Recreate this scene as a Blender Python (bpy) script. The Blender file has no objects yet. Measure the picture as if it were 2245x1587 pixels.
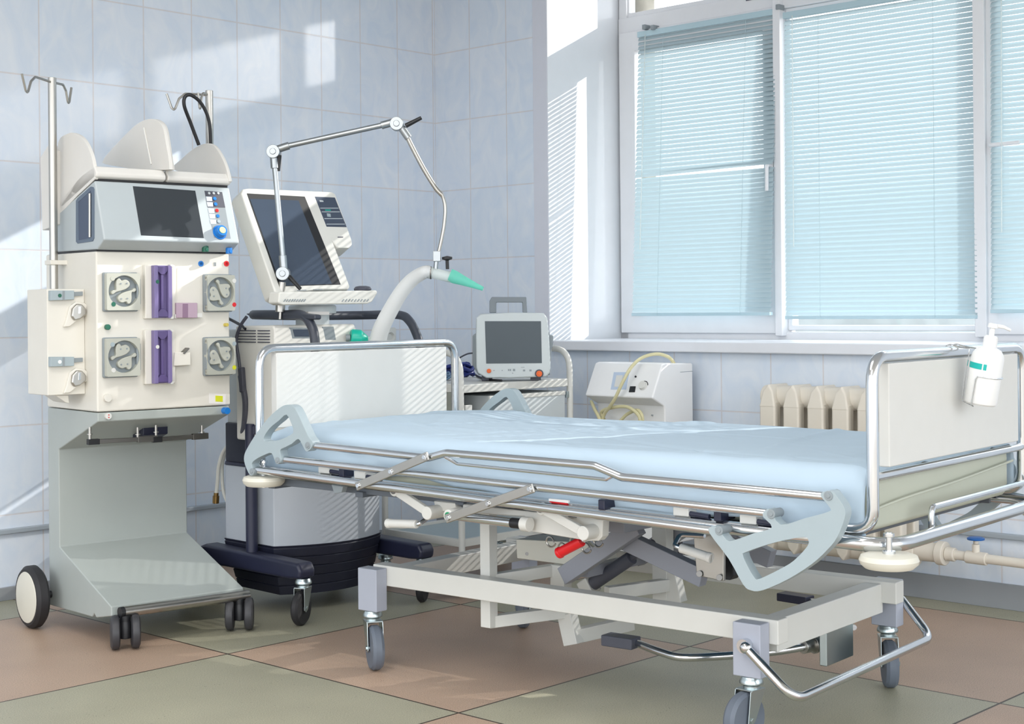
import bpy, bmesh, math, random
from mathutils import Vector, Matrix
random.seed(7)
PI = math.pi
scn = bpy.context.scene
COL = scn.collection
V3 = Vector

# ---------------------------------------------------------------- camera model
F, CX, CY, ROLL, H = 3250.0, 1122.5, 680.0, -0.009, 1.05
CR, SR = math.cos(ROLL), math.sin(ROLL)
EYE = V3((0, 0, H))


def ray(u, v):
    a, b = u - CX, v - CY
    return V3(((CR * a + SR * b) / F, 1.0, -(-SR * a + CR * b) / F))


class Fr:
    """A local frame standing on the floor; px / py / pz / pl give the local point seen at a photo position on a known plane."""

    def __init__(s, x, y, ang):
        s.O = V3((x, y, 0)); s.a = math.radians(ang)
        s.X = V3((math.cos(s.a), math.sin(s.a), 0)); s.Y = V3((-math.sin(s.a), math.cos(s.a), 0))

    def loc(s, p):
        d = p - s.O
        return V3((d.dot(s.X), d.dot(s.Y), p.z))

    def wor(s, p):
        return s.O + s.X * p[0] + s.Y * p[1] + V3((0, 0, p[2]))

    def pl(s, u, v, p, n):
        P = s.wor(p); N = s.X * n[0] + s.Y * n[1] + V3((0, 0, n[2]))
        r = ray(u, v)
        return s.loc(EYE + r * ((P - EYE).dot(N) / r.dot(N)))

    def px(s, u, v, x): return s.pl(u, v, (x, 0, 0), (1, 0, 0))
    def py(s, u, v, y): return s.pl(u, v, (0, y, 0), (0, 1, 0))
    def pz(s, u, v, z): return s.pl(u, v, (0, 0, z), (0, 0, 1))


# ---------------------------------------------------------------- materials
def lin(h):
    out = []
    for i in (0, 2, 4):
        x = int(h[i:i + 2], 16) / 255
        out.append(x / 12.92 if x <= .04045 else ((x + .055) / 1.055) ** 2.4)
    return (*out, 1)


MATS = {}


def mat(name, h, rough=.5, metal=0., var=.03, scale=14., spec=.5, bump=0., **kw):
    if name in MATS: return MATS[name]
    m = bpy.data.materials.new(name); m.use_nodes = True
    nt = m.node_tree; N = nt.nodes; L = nt.links
    b = N['Principled BSDF']
    c = lin(h)
    tc = N.new('ShaderNodeTexCoord'); nz = N.new('ShaderNodeTexNoise')
    nz.inputs['Scale'].default_value = scale; nz.inputs['Detail'].default_value = 3
    L.new(tc.outputs['Object'], nz.inputs['Vector'])
    mx = N.new('ShaderNodeMix'); mx.data_type = 'RGBA'
    mx.inputs[6].default_value = (*[x * (1 - var) for x in c[:3]], 1)
    mx.inputs[7].default_value = (*[min(1, x * (1 + var)) for x in c[:3]], 1)
    L.new(nz.outputs['Fac'], mx.inputs[0]); L.new(mx.outputs[2], b.inputs['Base Color'])
    b.inputs['Roughness'].default_value = rough; b.inputs['Metallic'].default_value = metal
    b.inputs['Specular IOR Level'].default_value = spec
    if bump:
        bp = N.new('ShaderNodeBump'); bp.inputs['Strength'].default_value = bump; bp.inputs['Distance'].default_value = .01
        L.new(nz.outputs['Fac'], bp.inputs['Height']); L.new(bp.outputs['Normal'], b.inputs['Normal'])
    for k, v in kw.items(): b.inputs[k.replace('_', ' ')].default_value = v
    MATS[name] = m
    return m


CHROME = mat('chrome', 'd6d9dc', .16, 1.)
STEEL = mat('brushed_steel', 'b3b1ac', .32, 1.)
DSTEEL = mat('dull_steel', '7d7b78', .4, 1.)
ZINC = mat('zinc_plate', 'b9c4c6', .3, 1.)
WPAINT = mat('white_paint', 'd0d0cb', .35)
WPLAS = mat('white_plastic', 'd8d8d4', .4)
CREAM = mat('cream_plastic', 'dedbd2', .4)
IVORY = mat('ivory_paint', 'd8d5c8', .4)
GREYGREEN = mat('grey_green_paint', 'a9b0ad', .35)
GREYBLUE = mat('grey_blue_plastic', 'a0aeb4', .42)
LGREY = mat('light_grey_plastic', 'c3cacd', .42)
SILVER = mat('silver_grey_paint', 'a5aab7', .4)
MGREY = mat('mid_grey_plastic', '8b9499', .45)
DGREY = mat('dark_grey_plastic', '4b4d58', .5)
BLACK = mat('black_plastic', '17181c', .45)
RUBBER = mat('black_rubber', '242326', .6)
TYRE = mat('grey_rubber', '626a76', .55)
NAVY = mat('navy_plastic', '23263c', .4)
SCREEN = mat('dark_glass', '3a3f44', .25, spec=.3)
VSCREEN = mat('blue_dark_glass', '434e5e', .08)
PURPLE = mat('purple_plastic', '776b9b', .3)
DPURPLE = mat('dark_purple_plastic', '584a7c', .35)
MAUVE = mat('mauve_plastic', 'b49cad', .3)
PUMP = mat('pump_grey_plastic', 'b6b8ae', .4)
PUMPD = mat('pump_well_grey', '9d9e91', .5)
GREEN = mat('green_dot', '17604c', .4)
RED = mat('red_plastic', 'd51720', .35)
YELLOW = mat('yellow_dot', 'd8dc30', .4)
BLUE = mat('blue_plastic', '1878cc', .35)
DBLUE = mat('royal_blue_plastic', '1d2f7c', .5)
TEAL = mat('teal_plastic', '14b8a0', .35)
ORANGE = mat('orange_plastic', 'e0621a', .4)
SHEET = mat('light_blue_sheet', 'b0c3d2', .85, var=.03, scale=6, bump=.12)
VINYL = mat('pale_green_vinyl', 'b9bdae', .5, scale=8, bump=.1)
BRASS = mat('brass', '8a6f45', .35, 1.)
LATEX = mat('yellow_latex', 'd3cda4', .4)


def translucent(name, h, mixf, rough=.5, alpha=0.):
    m = bpy.data.materials.new(name); m.use_nodes = True
    nt = m.node_tree; N = nt.nodes; L = nt.links
    b = N['Principled BSDF']; b.inputs['Base Color'].default_value = lin(h); b.inputs['Roughness'].default_value = rough
    t = N.new('ShaderNodeBsdfTranslucent'); t.inputs['Color'].default_value = lin(h)
    x = N.new('ShaderNodeMixShader'); x.inputs[0].default_value = mixf
    L.new(b.outputs[0], x.inputs[1]); L.new(t.outputs[0], x.inputs[2])
    out = x
    if alpha:
        tr = N.new('ShaderNodeBsdfTransparent'); y = N.new('ShaderNodeMixShader'); y.inputs[0].default_value = alpha
        L.new(x.outputs[0], y.inputs[1]); L.new(tr.outputs[0], y.inputs[2]); out = y
    L.new(out.outputs[0], N['Material Output'].inputs[0])
    MATS[name] = m
    return m


HOSE = translucent('translucent_white_hose', 'f4f6f6', .35, .35, .04)
MINT = translucent('translucent_mint', '7fe0cc', .4, .3, .2)
CLEAR = translucent('clear_plastic', 'e9f0ef', .3, .2, .35)
SLAT = translucent('pale_blue_slat', 'b6c9d0', .23, .45)


def glass():
    m = bpy.data.materials.new('window_glass'); m.use_nodes = True
    nt = m.node_tree; N = nt.nodes; L = nt.links
    N.remove(N['Principled BSDF'])
    t = N.new('ShaderNodeBsdfTransparent'); g = N.new('ShaderNodeBsdfGlossy'); g.inputs['Roughness'].default_value = .02
    f = N.new('ShaderNodeLayerWeight'); f.inputs['Blend'].default_value = .5
    pw = N.new('ShaderNodeMath'); pw.operation = 'POWER'; pw.inputs[1].default_value = 4; L.new(f.outputs['Facing'], pw.inputs[0])
    f = N.new('ShaderNodeMath'); f.operation = 'MULTIPLY_ADD'; f.inputs[1].default_value = .7; f.inputs[2].default_value = .04; L.new(pw.outputs[0], f.inputs[0])
    x = N.new('ShaderNodeMixShader'); L.new(f.outputs[0], x.inputs[0]); L.new(t.outputs[0], x.inputs[1]); L.new(g.outputs[0], x.inputs[2])
    L.new(x.outputs[0], N['Material Output'].inputs[0])
    return m


GLASS = glass()


# ---------------------------------------------------------------- mesh helpers
def fillet(pts, r, n=6, closed=False):
    pts = [V3(p) for p in pts]; out = []; m = len(pts)
    for i, p in enumerate(pts):
        if not closed and i in (0, m - 1): out.append(p); continue
        a, b = pts[i - 1], pts[(i + 1) % m]
        da, db = (a - p), (b - p)
        la, lb = da.length, db.length; da.normalize(); db.normalize()
        c = max(-1, min(1, da.dot(db))); th = math.acos(c)
        if th > PI - .05: out.append(p); continue
        t = min(r / math.tan(th / 2), la * .49, lb * .49)
        p0, p1 = p + da * t, p + db * t
        for k in range(n + 1):
            s = k / n
            out.append(p0 * (1 - s) ** 2 + p * 2 * s * (1 - s) + p1 * s * s)
    return out


def spline(pts, n=8, closed=False):
    pts = [V3(p) for p in pts]; m = len(pts); out = []
    for i in range(m if closed else m - 1):
        if closed: p0, p1, p2, p3 = (pts[(i + k) % m] for k in (-1, 0, 1, 2))
        else: p0, p1, p2, p3 = pts[max(i - 1, 0)], pts[i], pts[i + 1], pts[min(i + 2, m - 1)]
        for k in range(n):
            t = k / n
            out.append(.5 * (2 * p1 + (p2 - p0) * t + (2 * p0 - 5 * p1 + 4 * p2 - p3) * t * t + (3 * p1 - p0 - 3 * p2 + p3) * t ** 3))
    if not closed: out.append(pts[-1])
    return out


class G:
    def __init__(s): s.bm = bmesh.new()

    def face(s, pts):
        return s.bm.faces.new([s.bm.verts.new(p) for p in pts])

    def box(s, c, d, M=None):
        c = V3(c); vs = []
        for z in (-.5, .5):
            for x, y in ((-.5, -.5), (.5, -.5), (.5, .5), (-.5, .5)):
                p = V3((x * d[0], y * d[1], z * d[2]))
                if M: p = M @ p
                vs.append(s.bm.verts.new(c + p))
        for f in ((3, 2, 1, 0), (4, 5, 6, 7), (0, 1, 5, 4), (1, 2, 6, 5), (2, 3, 7, 6), (3, 0, 4, 7)):
            s.bm.faces.new([vs[i] for i in f])
        return s

    def bx(s, x0, x1, y0, y1, z0, z1):
        return s.box(((x0 + x1) / 2, (y0 + y1) / 2, (z0 + z1) / 2), (abs(x1 - x0), abs(y1 - y0), abs(z1 - z0)))

    def beam(s, p, q, w, h, up=(0, 0, 1)):
        """rectangular bar p to q: w across, h along up"""
        p, q = V3(p), V3(q); d = (q - p); L = d.length; d.normalize()
        u = V3(up); u = (u - d * u.dot(d)).normalized(); r = d.cross(u)
        return s.box((p + q) / 2, (L, w, h), Matrix((d, r, u)).transposed())

    def tube(s, pts, r, n=12, fil=0, closed=False, fn=6):
        pts = fillet(pts, fil, fn, closed) if fil else [V3(p) for p in pts]
        m = len(pts); rad = r if callable(r) else (lambda t: r)
        rings = []; nrm = None
        for i, p in enumerate(pts):
            if closed: t = pts[(i + 1) % m] - pts[i - 1]
            else: t = pts[min(i + 1, m - 1)] - pts[max(i - 1, 0)]
            t = t.normalized() if t.length > 1e-9 else V3((0, 0, 1))
            if nrm is None:
                nrm = t.orthogonal().normalized()
            nrm = (nrm - t * nrm.dot(t)).normalized()
            b = t.cross(nrm); R = rad(i / max(1, m - 1))
            rings.append([s.bm.verts.new(p + (nrm * math.cos(k * 2 * PI / n) + b * math.sin(k * 2 * PI / n)) * R) for k in range(n)])
        for i in range(m if closed else m - 1):
            A, B = rings[i], rings[(i + 1) % m]
            for k in range(n):
                s.bm.faces.new((A[k], A[(k + 1) % n], B[(k + 1) % n], B[k]))
        if not closed:
            s.bm.faces.new(rings[0][::-1]); s.bm.faces.new(rings[-1])
        return s

    def cyl(s, p, q, r, r2=None, n=24):
        r2 = r if r2 is None else r2
        return s.tube([p, q], (lambda t: r + (r2 - r) * t), n)

    def lathe(s, prof, o=(0, 0, 0), axis=(0, 0, 1), n=28, sx=1, sy=1):
        o = V3(o); ax = V3(axis).normalized(); a = ax.orthogonal().normalized(); b = ax.cross(a); rings = []
        for r, h in prof:
            if r < 1e-6: rings.append([s.bm.verts.new(o + ax * h)])
            else: rings.append([s.bm.verts.new(o + ax * h + a * (r * sx * math.cos(k * 2 * PI / n)) + b * (r * sy * math.sin(k * 2 * PI / n))) for k in range(n)])
        for A, B in zip(rings, rings[1:]):
            for k in range(n):
                k2 = (k + 1) % n
                if len(A) == 1 and len(B) == 1: continue
                if len(A) == 1: s.bm.faces.new((A[0], B[k2], B[k]))
                elif len(B) == 1: s.bm.faces.new((A[k], A[k2], B[0]))
                else: s.bm.faces.new((A[k], A[k2], B[k2], B[k]))
        if len(rings[0]) > 1: s.bm.faces.new(rings[0][::-1])
        if len(rings[-1]) > 1: s.bm.faces.new(rings[-1])
        return s

    def prism(s, outer, vec, holes=()):
        vec = V3(vec); loops = [[V3(p) for p in outer]] + [[V3(p) for p in h] for h in holes]
        A = [[s.bm.verts.new(p) for p in l] for l in loops]
        B = [[s.bm.verts.new(p + vec) for p in l] for l in loops]
        if not holes:
            s.bm.faces.new(A[0][::-1]); s.bm.faces.new(B[0])
        else:
            for grp in (A, B):
                es = [s.bm.edges.new((l[i], l[(i + 1) % len(l)])) for l in grp for i in range(len(l))]
                bmesh.ops.triangle_fill(s.bm, use_beauty=True, use_dissolve=False, edges=es, normal=vec.normalized())
        for a, b in zip(A, B):
            for i in range(len(a)):
                j = (i + 1) % len(a)
                s.bm.faces.new((a[i], a[j], b[j], b[i]))
        return s

    def ball(s, c, r, n=20, sz=1.):
        return s.lathe([(r * math.sin(PI * k / 12), -r * sz * math.cos(PI * k / 12)) for k in range(13)], c, n=n)

    def move(s, M):
        bmesh.ops.transform(s.bm, matrix=M, verts=s.bm.verts); return s


def rrect(x0, x1, z0, z1, r, n=5):
    """rounded rectangle as 2D list"""
    out = []
    for cx, cz, a0 in ((x1 - r, z1 - r, 0), (x0 + r, z1 - r, 90), (x0 + r, z0 + r, 180), (x1 - r, z0 + r, 270)):
        for k in range(n + 1):
            a = math.radians(a0 + 90 * k / n); out.append((cx + r * math.cos(a), cz + r * math.sin(a)))
    return out


def obj(name, g, m, parent=None, bev=.0015, seg=2, label=None, ang=35, loc=None, rotz=0):
    me = bpy.data.meshes.new(name)
    bmesh.ops.recalc_face_normals(g.bm, faces=g.bm.faces)
    g.bm.to_mesh(me); g.bm.free()
    me.materials.append(m)
    for p in me.polygons: p.use_smooth = True
    me.set_sharp_from_angle(angle=math.radians(ang))
    o = bpy.data.objects.new(name, me); COL.objects.link(o)
    if parent: o.parent = parent
    if loc is not None: o.location = loc; o.rotation_euler = (0, 0, rotz)
    if bev:
        b = o.modifiers.new('edge', 'BEVEL'); b.width = bev; b.segments = seg; b.limit_method = 'ANGLE'
        b.angle_limit = math.radians(40); b.harden_normals = True
    if label: o['label'] = label
    return o


def root(name, fr, label, cat, group=None):
    o = bpy.data.objects.new(name, None); COL.objects.link(o); o.empty_display_size = .05
    o.location = fr.O; o.rotation_euler = (0, 0, fr.a); o['label'] = label; o['category'] = cat
    if group: o['group'] = group
    return o


def tag(o, label, cat, group=None):
    o['label'] = label; o['category'] = cat
    if group: o['group'] = group
    return o


def struct(o, label=None, cat=None):
    o['kind'] = 'structure'
    if label: o['label'] = label
    if cat: o['category'] = cat
    return o


def text(name, s, size, M, m, parent, ext=.0003):
    c = bpy.data.curves.new(name, 'FONT'); c.body = s; c.size = size; c.extrude = ext; c.align_x = 'CENTER'; c.align_y = 'CENTER'
    c.materials.append(m)
    t = bpy.data.objects.new(name, c); COL.objects.link(t)
    bpy.context.view_layer.update()
    me = bpy.data.meshes.new_from_object(t.evaluated_get(bpy.context.evaluated_depsgraph_get()))
    bpy.data.objects.remove(t); me.materials.clear(); me.materials.append(m)
    o = bpy.data.objects.new(name, me); COL.objects.link(o); o.parent = parent; o.matrix_local = M
    return o


def basis(o, x, y):
    x = V3(x).normalized(); z = x.cross(V3(y)).normalized(); y = z.cross(x)
    M = Matrix((x, y, z)).transposed().to_4x4(); M.translation = V3(o)
    return M
# ================================================================ the room
TH = 46.8
RC = (-0.359, 7.073)
R = Fr(*RC, TH)            # x = a (out through the window wall), y = b (along it, negative to the right)


def node_wall(name, uaxis, pitch, off):
    m = bpy.data.materials.new(name); m.use_nodes = True
    nt = m.node_tree; N = nt.nodes; L = nt.links; b = N['Principled BSDF']
    tc = N.new('ShaderNodeTexCoord'); sp = N.new('ShaderNodeSeparateXYZ'); L.new(tc.outputs['Object'], sp.inputs[0])
    cb = N.new('ShaderNodeCombineXYZ')
    au = N.new('ShaderNodeMath'); au.operation = 'ADD'; au.inputs[1].default_value = off
    L.new(sp.outputs[uaxis], au.inputs[0]); L.new(au.outputs[0], cb.inputs[0])
    az = N.new('ShaderNodeMath'); az.operation = 'ADD'; az.inputs[1].default_value = .015
    L.new(sp.outputs['Z'], az.inputs[0]); L.new(az.outputs[0], cb.inputs[1])
    br = N.new('ShaderNodeTexBrick'); br.offset = 0; br.inputs['Scale'].default_value = 1
    br.inputs['Brick Width'].default_value = pitch; br.inputs['Row Height'].default_value = .3265
    br.inputs['Mortar Size'].default_value = .0034; br.inputs['Mortar Smooth'].default_value = .3; br.inputs['Bias'].default_value = 0
    br.inputs['Color1'].default_value = lin('dce4ed'); br.inputs['Color2'].default_value = lin('e1e7ef'); br.inputs['Mortar'].default_value = lin('d9d6d7')
    L.new(cb.outputs[0], br.inputs['Vector'])
    nz = N.new('ShaderNodeTexNoise'); nz.inputs['Scale'].default_value = 7; nz.inputs['Detail'].default_value = 5; nz.inputs['Distortion'].default_value = 1.6
    mp = N.new('ShaderNodeMapping'); mp.inputs['Scale'].default_value = (1.2, 1.2, .8); L.new(tc.outputs['Object'], mp.inputs[0]); L.new(mp.outputs[0], nz.inputs['Vector'])
    rp = N.new('ShaderNodeValToRGB'); rp.color_ramp.elements[0].position = .3; rp.color_ramp.elements[1].position = .72
    rp.color_ramp.elements[0].color = (.86, .91, .97, 1); rp.color_ramp.elements[1].color = (1, 1, 1, 1)
    L.new(nz.outputs['Fac'], rp.inputs[0])
    mx = N.new('ShaderNodeMix'); mx.data_type = 'RGBA'; mx.blend_type = 'MULTIPLY'; mx.inputs[0].default_value = 1
    L.new(br.outputs['Color'], mx.inputs[6]); L.new(rp.outputs[0], mx.inputs[7]); L.new(mx.outputs[2], b.inputs['Base Color'])
    bp = N.new('ShaderNodeBump'); bp.inputs['Strength'].default_value = .35; bp.inputs['Distance'].default_value = .0015; bp.invert = True
    L.new(br.outputs['Fac'], bp.inputs['Height']); L.new(bp.outputs['Normal'], b.inputs['Normal'])
    b.inputs['Roughness'].default_value = .28; b.inputs['Specular IOR Level'].default_value = .4
    return m


def node_floor():
    m = bpy.data.materials.new('floor_terrazzo'); m.use_nodes = True
    nt = m.node_tree; N = nt.nodes; L = nt.links; b = N['Principled BSDF']
    tc = N.new('ShaderNodeTexCoord'); mp = N.new('ShaderNodeMapping')
    S = 1.01
    mp.inputs['Location'].default_value = (1.18 / S + 2, 1.335 / S + 2, .5); mp.inputs['Scale'].default_value = (1 / S, 1 / S, 0)
    L.new(tc.outputs['Object'], mp.inputs[0])
    ch = N.new('ShaderNodeTexChecker'); ch.inputs['Scale'].default_value = 1
    ch.inputs['Color1'].default_value = lin('a8a590'); ch.inputs['Color2'].default_value = lin('b69d89')
    L.new(mp.outputs[0], ch.inputs['Vector'])
    br = N.new('ShaderNodeTexBrick'); br.offset = 0; br.inputs['Scale'].default_value = 1; br.inputs['Brick Width'].default_value = 1; br.inputs['Row Height'].default_value = 1
    br.inputs['Mortar Size'].default_value = .0038; br.inputs['Mortar Smooth'].default_value = .2
    L.new(mp.outputs[0], br.inputs['Vector'])
    n1 = N.new('ShaderNodeTexNoise'); n1.inputs['Scale'].default_value = 320; n1.inputs['Detail'].default_value = 4
    n2 = N.new('ShaderNodeTexNoise'); n2.inputs['Scale'].default_value = 3.2; n2.inputs['Detail'].default_value = 4
    n3 = N.new('ShaderNodeTexVoronoi'); n3.inputs['Scale'].default_value = 55
    n4 = N.new('ShaderNodeTexNoise'); n4.inputs['Scale'].default_value = 9
    for n in (n1, n2, n3, n4): L.new(tc.outputs['Object'], n.inputs['Vector'])
    def ramp(src, p0, p1, c0, c1):
        r = N.new('ShaderNodeValToRGB'); e = r.color_ramp.elements
        e[0].position = p0; e[1].position = p1; e[0].color = (c0, c0, c0, 1); e[1].color = (c1, c1, c1, 1)
        L.new(src, r.inputs[0]); return r.outputs[0]
    def mul(a, c):
        x = N.new('ShaderNodeMix'); x.data_type = 'RGBA'; x.blend_type = 'MULTIPLY'; x.inputs[0].default_value = 1
        L.new(a, x.inputs[6]); L.new(c, x.inputs[7]); return x.outputs[2]
    c = mul(ch.outputs[0], ramp(n1.outputs['Fac'], .34, .66, .74, 1.2))
    c = mul(c, ramp(n2.outputs['Fac'], .3, .7, .9, 1.06))
    spk = ramp(n3.outputs['Distance'], .06, .12, .3, 1.)
    sel = ramp(n4.outputs['Fac'], .52, .58, 0., 1.)
    mx = N.new('ShaderNodeMix'); mx.data_type = 'RGBA'; L.new(sel, mx.inputs[0]); mx.inputs[6].default_value = (1, 1, 1, 1); L.new(spk, mx.inputs[7])
    c = mul(c, mx.outputs[2])
    fin = N.new('ShaderNodeMix'); fin.data_type = 'RGBA'; L.new(br.outputs['Fac'], fin.inputs[0]); L.new(c, fin.inputs[6]); fin.inputs[7].default_value = lin('3a3129')
    L.new(fin.outputs[2], b.inputs['Base Color'])
    b.inputs['Roughness'].default_value = .42; b.inputs['Specular IOR Level'].default_value = .35
    return m


def place(o): o.location = R.O; o.rotation_euler = (0, 0, R.a); return o


WHITE = mat('white_plaster', 'dfe3e8', .6)
PVC = mat('white_window_plastic', 'e6e8ec', .3)
SILLM = mat('windowsill_plastic', 'dfe2e8', .35)
BASEM = mat('grey_baseboard_paint', '8e9296', .45)
PLASTER = mat('beige_outer_plaster', 'd6d2c4', .8, scale=40, var=.1)

place(struct(obj('floor', G().bx(-8, .6, -8, .6, -.1, 0), node_floor(), bev=0)))
place(struct(obj('ceiling', G().bx(-8, .6, -8, .6, 2.95, 3.05), WHITE, bev=0)))
wl = node_wall('blue_tiles_left', 'X', .2275, .012 + .2275 * 40)
wr = node_wall('blue_tiles_window', 'Y', .2345, .2345 * 40)
place(struct(obj('wall_left', G().bx(-8, .62, 0, .12, 0, 2.95), wl, bev=0)))
# window wall: opening b from -.717 (splayed to -.897 at a=.30) to -3.75, z .90 .. 2.78
BL, BLO, BR, ZS, ZT, DF = -.717, -.725, -3.75, .905, 2.78, .50
g = G()
g.bx(0, .62, BL + .002, 0, 0, 2.95)
g.bx(0, .62, BR, BL + .002, 0, .875)
g.bx(0, .62, BR, BL + .002, ZT, 2.95)
g.bx(0, .62, -8, BR, 0, 2.95)
place(struct(obj('wall_window', g, wr, bev=0)))
# plastered side of the niche and the outer jamb
g = G().bx(.001, DF + .06, BL - .004, BL + .002, .875, ZT)
place(struct(obj('trim_1', g, WHITE, bev=0)))
g = G().bx(DF + .11, DF + .16, R.px(1449, 15, DF + .16).y, BL, .875, ZT + .1)
place(struct(obj('trim_2', g, PLASTER, bev=0)))
g = G().bx(-.002, .006, BL - .002, BL + .082, .875, 2.95)     # pale edge strip beside the niche
place(struct(obj('trim_3', g, mat('edge_strip_paint', 'd3d6e0', .5), bev=.001)))
# sill
g = G().bx(-.05, DF + .04, BR - .05, BL - .035, .873, .915)
place(struct(obj('trim_4', g, SILLM, bev=.006, seg=3)))
# baseboards and the horizontal strip on both walls
place(struct(obj('baseboard_left', G().bx(-8, 0, -.014, 0, 0, .048), BASEM)))
place(struct(obj('baseboard_right', G().bx(-.014, 0, -8, 0, 0, .088), BASEM)))
STRIP = mat('strip_paint', '9fa8b0', .4)
place(struct(obj('trim_5', G().bx(-8, 0, -.02, 0, .243, .262), STRIP, bev=.004)))
place(struct(obj('trim_6', G().bx(-.02, 0, -8, 0, .243, .262), STRIP, bev=.004)))

# ---------------------------------------------------------------- window
W = place(bpy.data.objects.new('window_1', None)); COL.objects.link(W); struct(W)
fa0, fa1 = DF, DF + .07
w_ = lambda u, v, d=DF: R.px(u, v, d)
TB0, TB1 = w_(1704, 21).z, w_(1386, 37).z           # transom bar
ML0, ML1 = w_(1721, 300).y, w_(1705, 300).y           # left mullion
MR0, MR1 = w_(2169, 400).y, w_(2143, 400).y         # right mullion
g = G()
g.bx(fa0, fa1, BLO - .045, BLO, .905, ZT)
g.bx(fa0, fa1, BR, BLO, .905, w_(1720, 728).z)
g.bx(fa0, fa1, BR, BLO, ZT - .05, ZT)
g.bx(fa0 - .004, fa1, BR, BLO, TB0, TB1)
g.bx(fa0 - .035, fa1, ML0, ML1, .93, ZT)
g.bx(fa0 - .035, fa1, MR0, MR1, .93, ZT)
obj('window_frame', g, PVC, W, bev=.004)


def sash(b0, b1, z0, z1, w=.055, a0=None, name='sash', wb=None):
    wb = wb or w
    a0 = fa0 - .018 if a0 is None else a0
    s = obj(name, G().prism([(a0, b0, z0), (a0, b1, z0), (a0, b1, z1), (a0, b0, z1)], (.05, 0, 0),
            [[(a0, b0 + w, z0 + wb), (a0, b1 - w, z0 + wb), (a0, b1 - w, z1 - w), (a0, b0 + w, z1 - w)]]), PVC, W, bev=.004)
    obj('pane', G().bx(a0 + .022, a0 + .028, b0 + w - .008, b1 - w + .008, z0 + wb - .008, z1 - w + .008), GLASS, s, bev=0)
    return s


s1 = sash(ML0 + .006, BLO - .012, w_(1720, 729).z - .004, TB0 + .01, w=.093, wb=.10)
sash(MR1 - .0, ML0 + .0, w_(1752, 713).z - .022, TB0, w=.022, a0=fa0 + .01)
s3 = sash(BR + .05, MR0 + .005, w_(1720, 729).z - .004, TB0 + .01, w=.072, wb=.10)
sash(ML1, BLO - .03, TB1, ZT - .05, w=.022, a0=fa0 + .012)
sash(MR1, ML0, TB1, ZT - .05, w=.022, a0=fa0 + .012)
sash(BR, MR0, TB1, ZT - .05, w=.022, a0=fa0 + .012)


def handle(p, down=.11, along=None):
    g = G(); a, b, z = p
    g.bx(a - .012, a, b - .012, b + .012, z - .035, z + .035)
    if along is None: g.tube([(a - .012, b, z), (a - .04, b, z), (a - .042, b, z - down)], .008, 10, .012)
    else: g.tube([(a - .012, b, z), (a - .04, b, z), (a - .042, b + along, z)], .008, 10, .012)
    return g


obj('handle', handle((fa0 - .02, w_(1687, 365, DF - .04).y, w_(1687, 365).z)), PVC, s1, bev=.002)
obj('handle', handle((fa0 - .02, MR0 - .03, w_(2190, 320).z), along=-.12), PVC, s3, bev=.002)
for b in (w_(1648, 15).y, w_(1746, 6).y): obj('vent_slot', G().bx(fa0 - .0075, fa0 - .003, b - .025, b + .025, TB1 - .022, TB1 - .014), DGREY, W, bev=0)

for u, v in ((1418, 60), (1437, 61), (1711, 16)):
    p = w_(u, v, DF - .02); obj('hinge_cap', G().bx(DF - .045, DF - .0, p.y - .009, p.y + .009, p.z - .012, p.z + .010), MGREY, W, .002)
# ---------------------------------------------------------------- venetian blinds
CORD = mat('blind_cord', 'b8cdd4', .7)


def blind(label, b0, b1, z0, z1, a_top, a_bot, slip=None):
    """b0 right end, b1 left end (b grows leftwards)"""
    rt = root('venetian_blind', R, label, 'blind', 'venetian blinds in the window')
    ax = lambda z: a_bot + (a_top - a_bot) * (z - z0) / (z1 - z0)
    obj('head_rail', G().bx(a_top - .016, a_top + .012, b0, b1, z1 - .026, z1), mat('blind_rail', 'b4ced8', .4), rt)
    g = G(); n = int((z1 - .034 - z0 - .012) / .0205) + 1; tilt = math.radians(59)
    for i in range(n):
        zc = z0 + .022 + i * .0205; ac = ax(zc); prev = None
        for k in range(5):
            t = (k / 4 - .5) * .025; bow = .0034 * (1 - (2 * k / 4 - 1) ** 2)
            a = ac + t * math.cos(tilt) - bow * math.sin(tilt); z = zc + t * math.sin(tilt) + bow * math.cos(tilt)
            s_ = .013 if slip and abs(zc - slip) < .0103 else 0     # one slat hangs crooked and leaves a wedge of light
            cur = (g.bm.verts.new((a - s_ * .5, b0, z + s_)), g.bm.verts.new((a - s_ * .2, b1, z + s_ * .15)))
            if prev: g.bm.faces.new((prev[0], prev[1], cur[1], cur[0]))
            prev = cur
    obj('slats', g, SLAT, rt, bev=0, ang=60)
    obj('bottom_rail', G().bx(ax(z0) - .012, ax(z0) + .012, b0, b1, z0 - .004, z0 + .01), mat('blind_rail', 'b4ced8', .4), rt)
    for f in (.2, .8):
        b = b1 + (b0 - b1) * f
        obj('cord', G().tube([(ax(z1) - .015, b, z1 - .02), (ax(z0) - .015, b, z0)], .0009, 6), CORD, rt, bev=0)
    obj('tilt_wand', G().tube([(a_top - .02, b1 - .05, z1 - .02), (ax(z0 + .25) - .02, b1 - .05, z0 + .3)], .0022, 8), CLEAR, rt, bev=0)
    return rt


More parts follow.
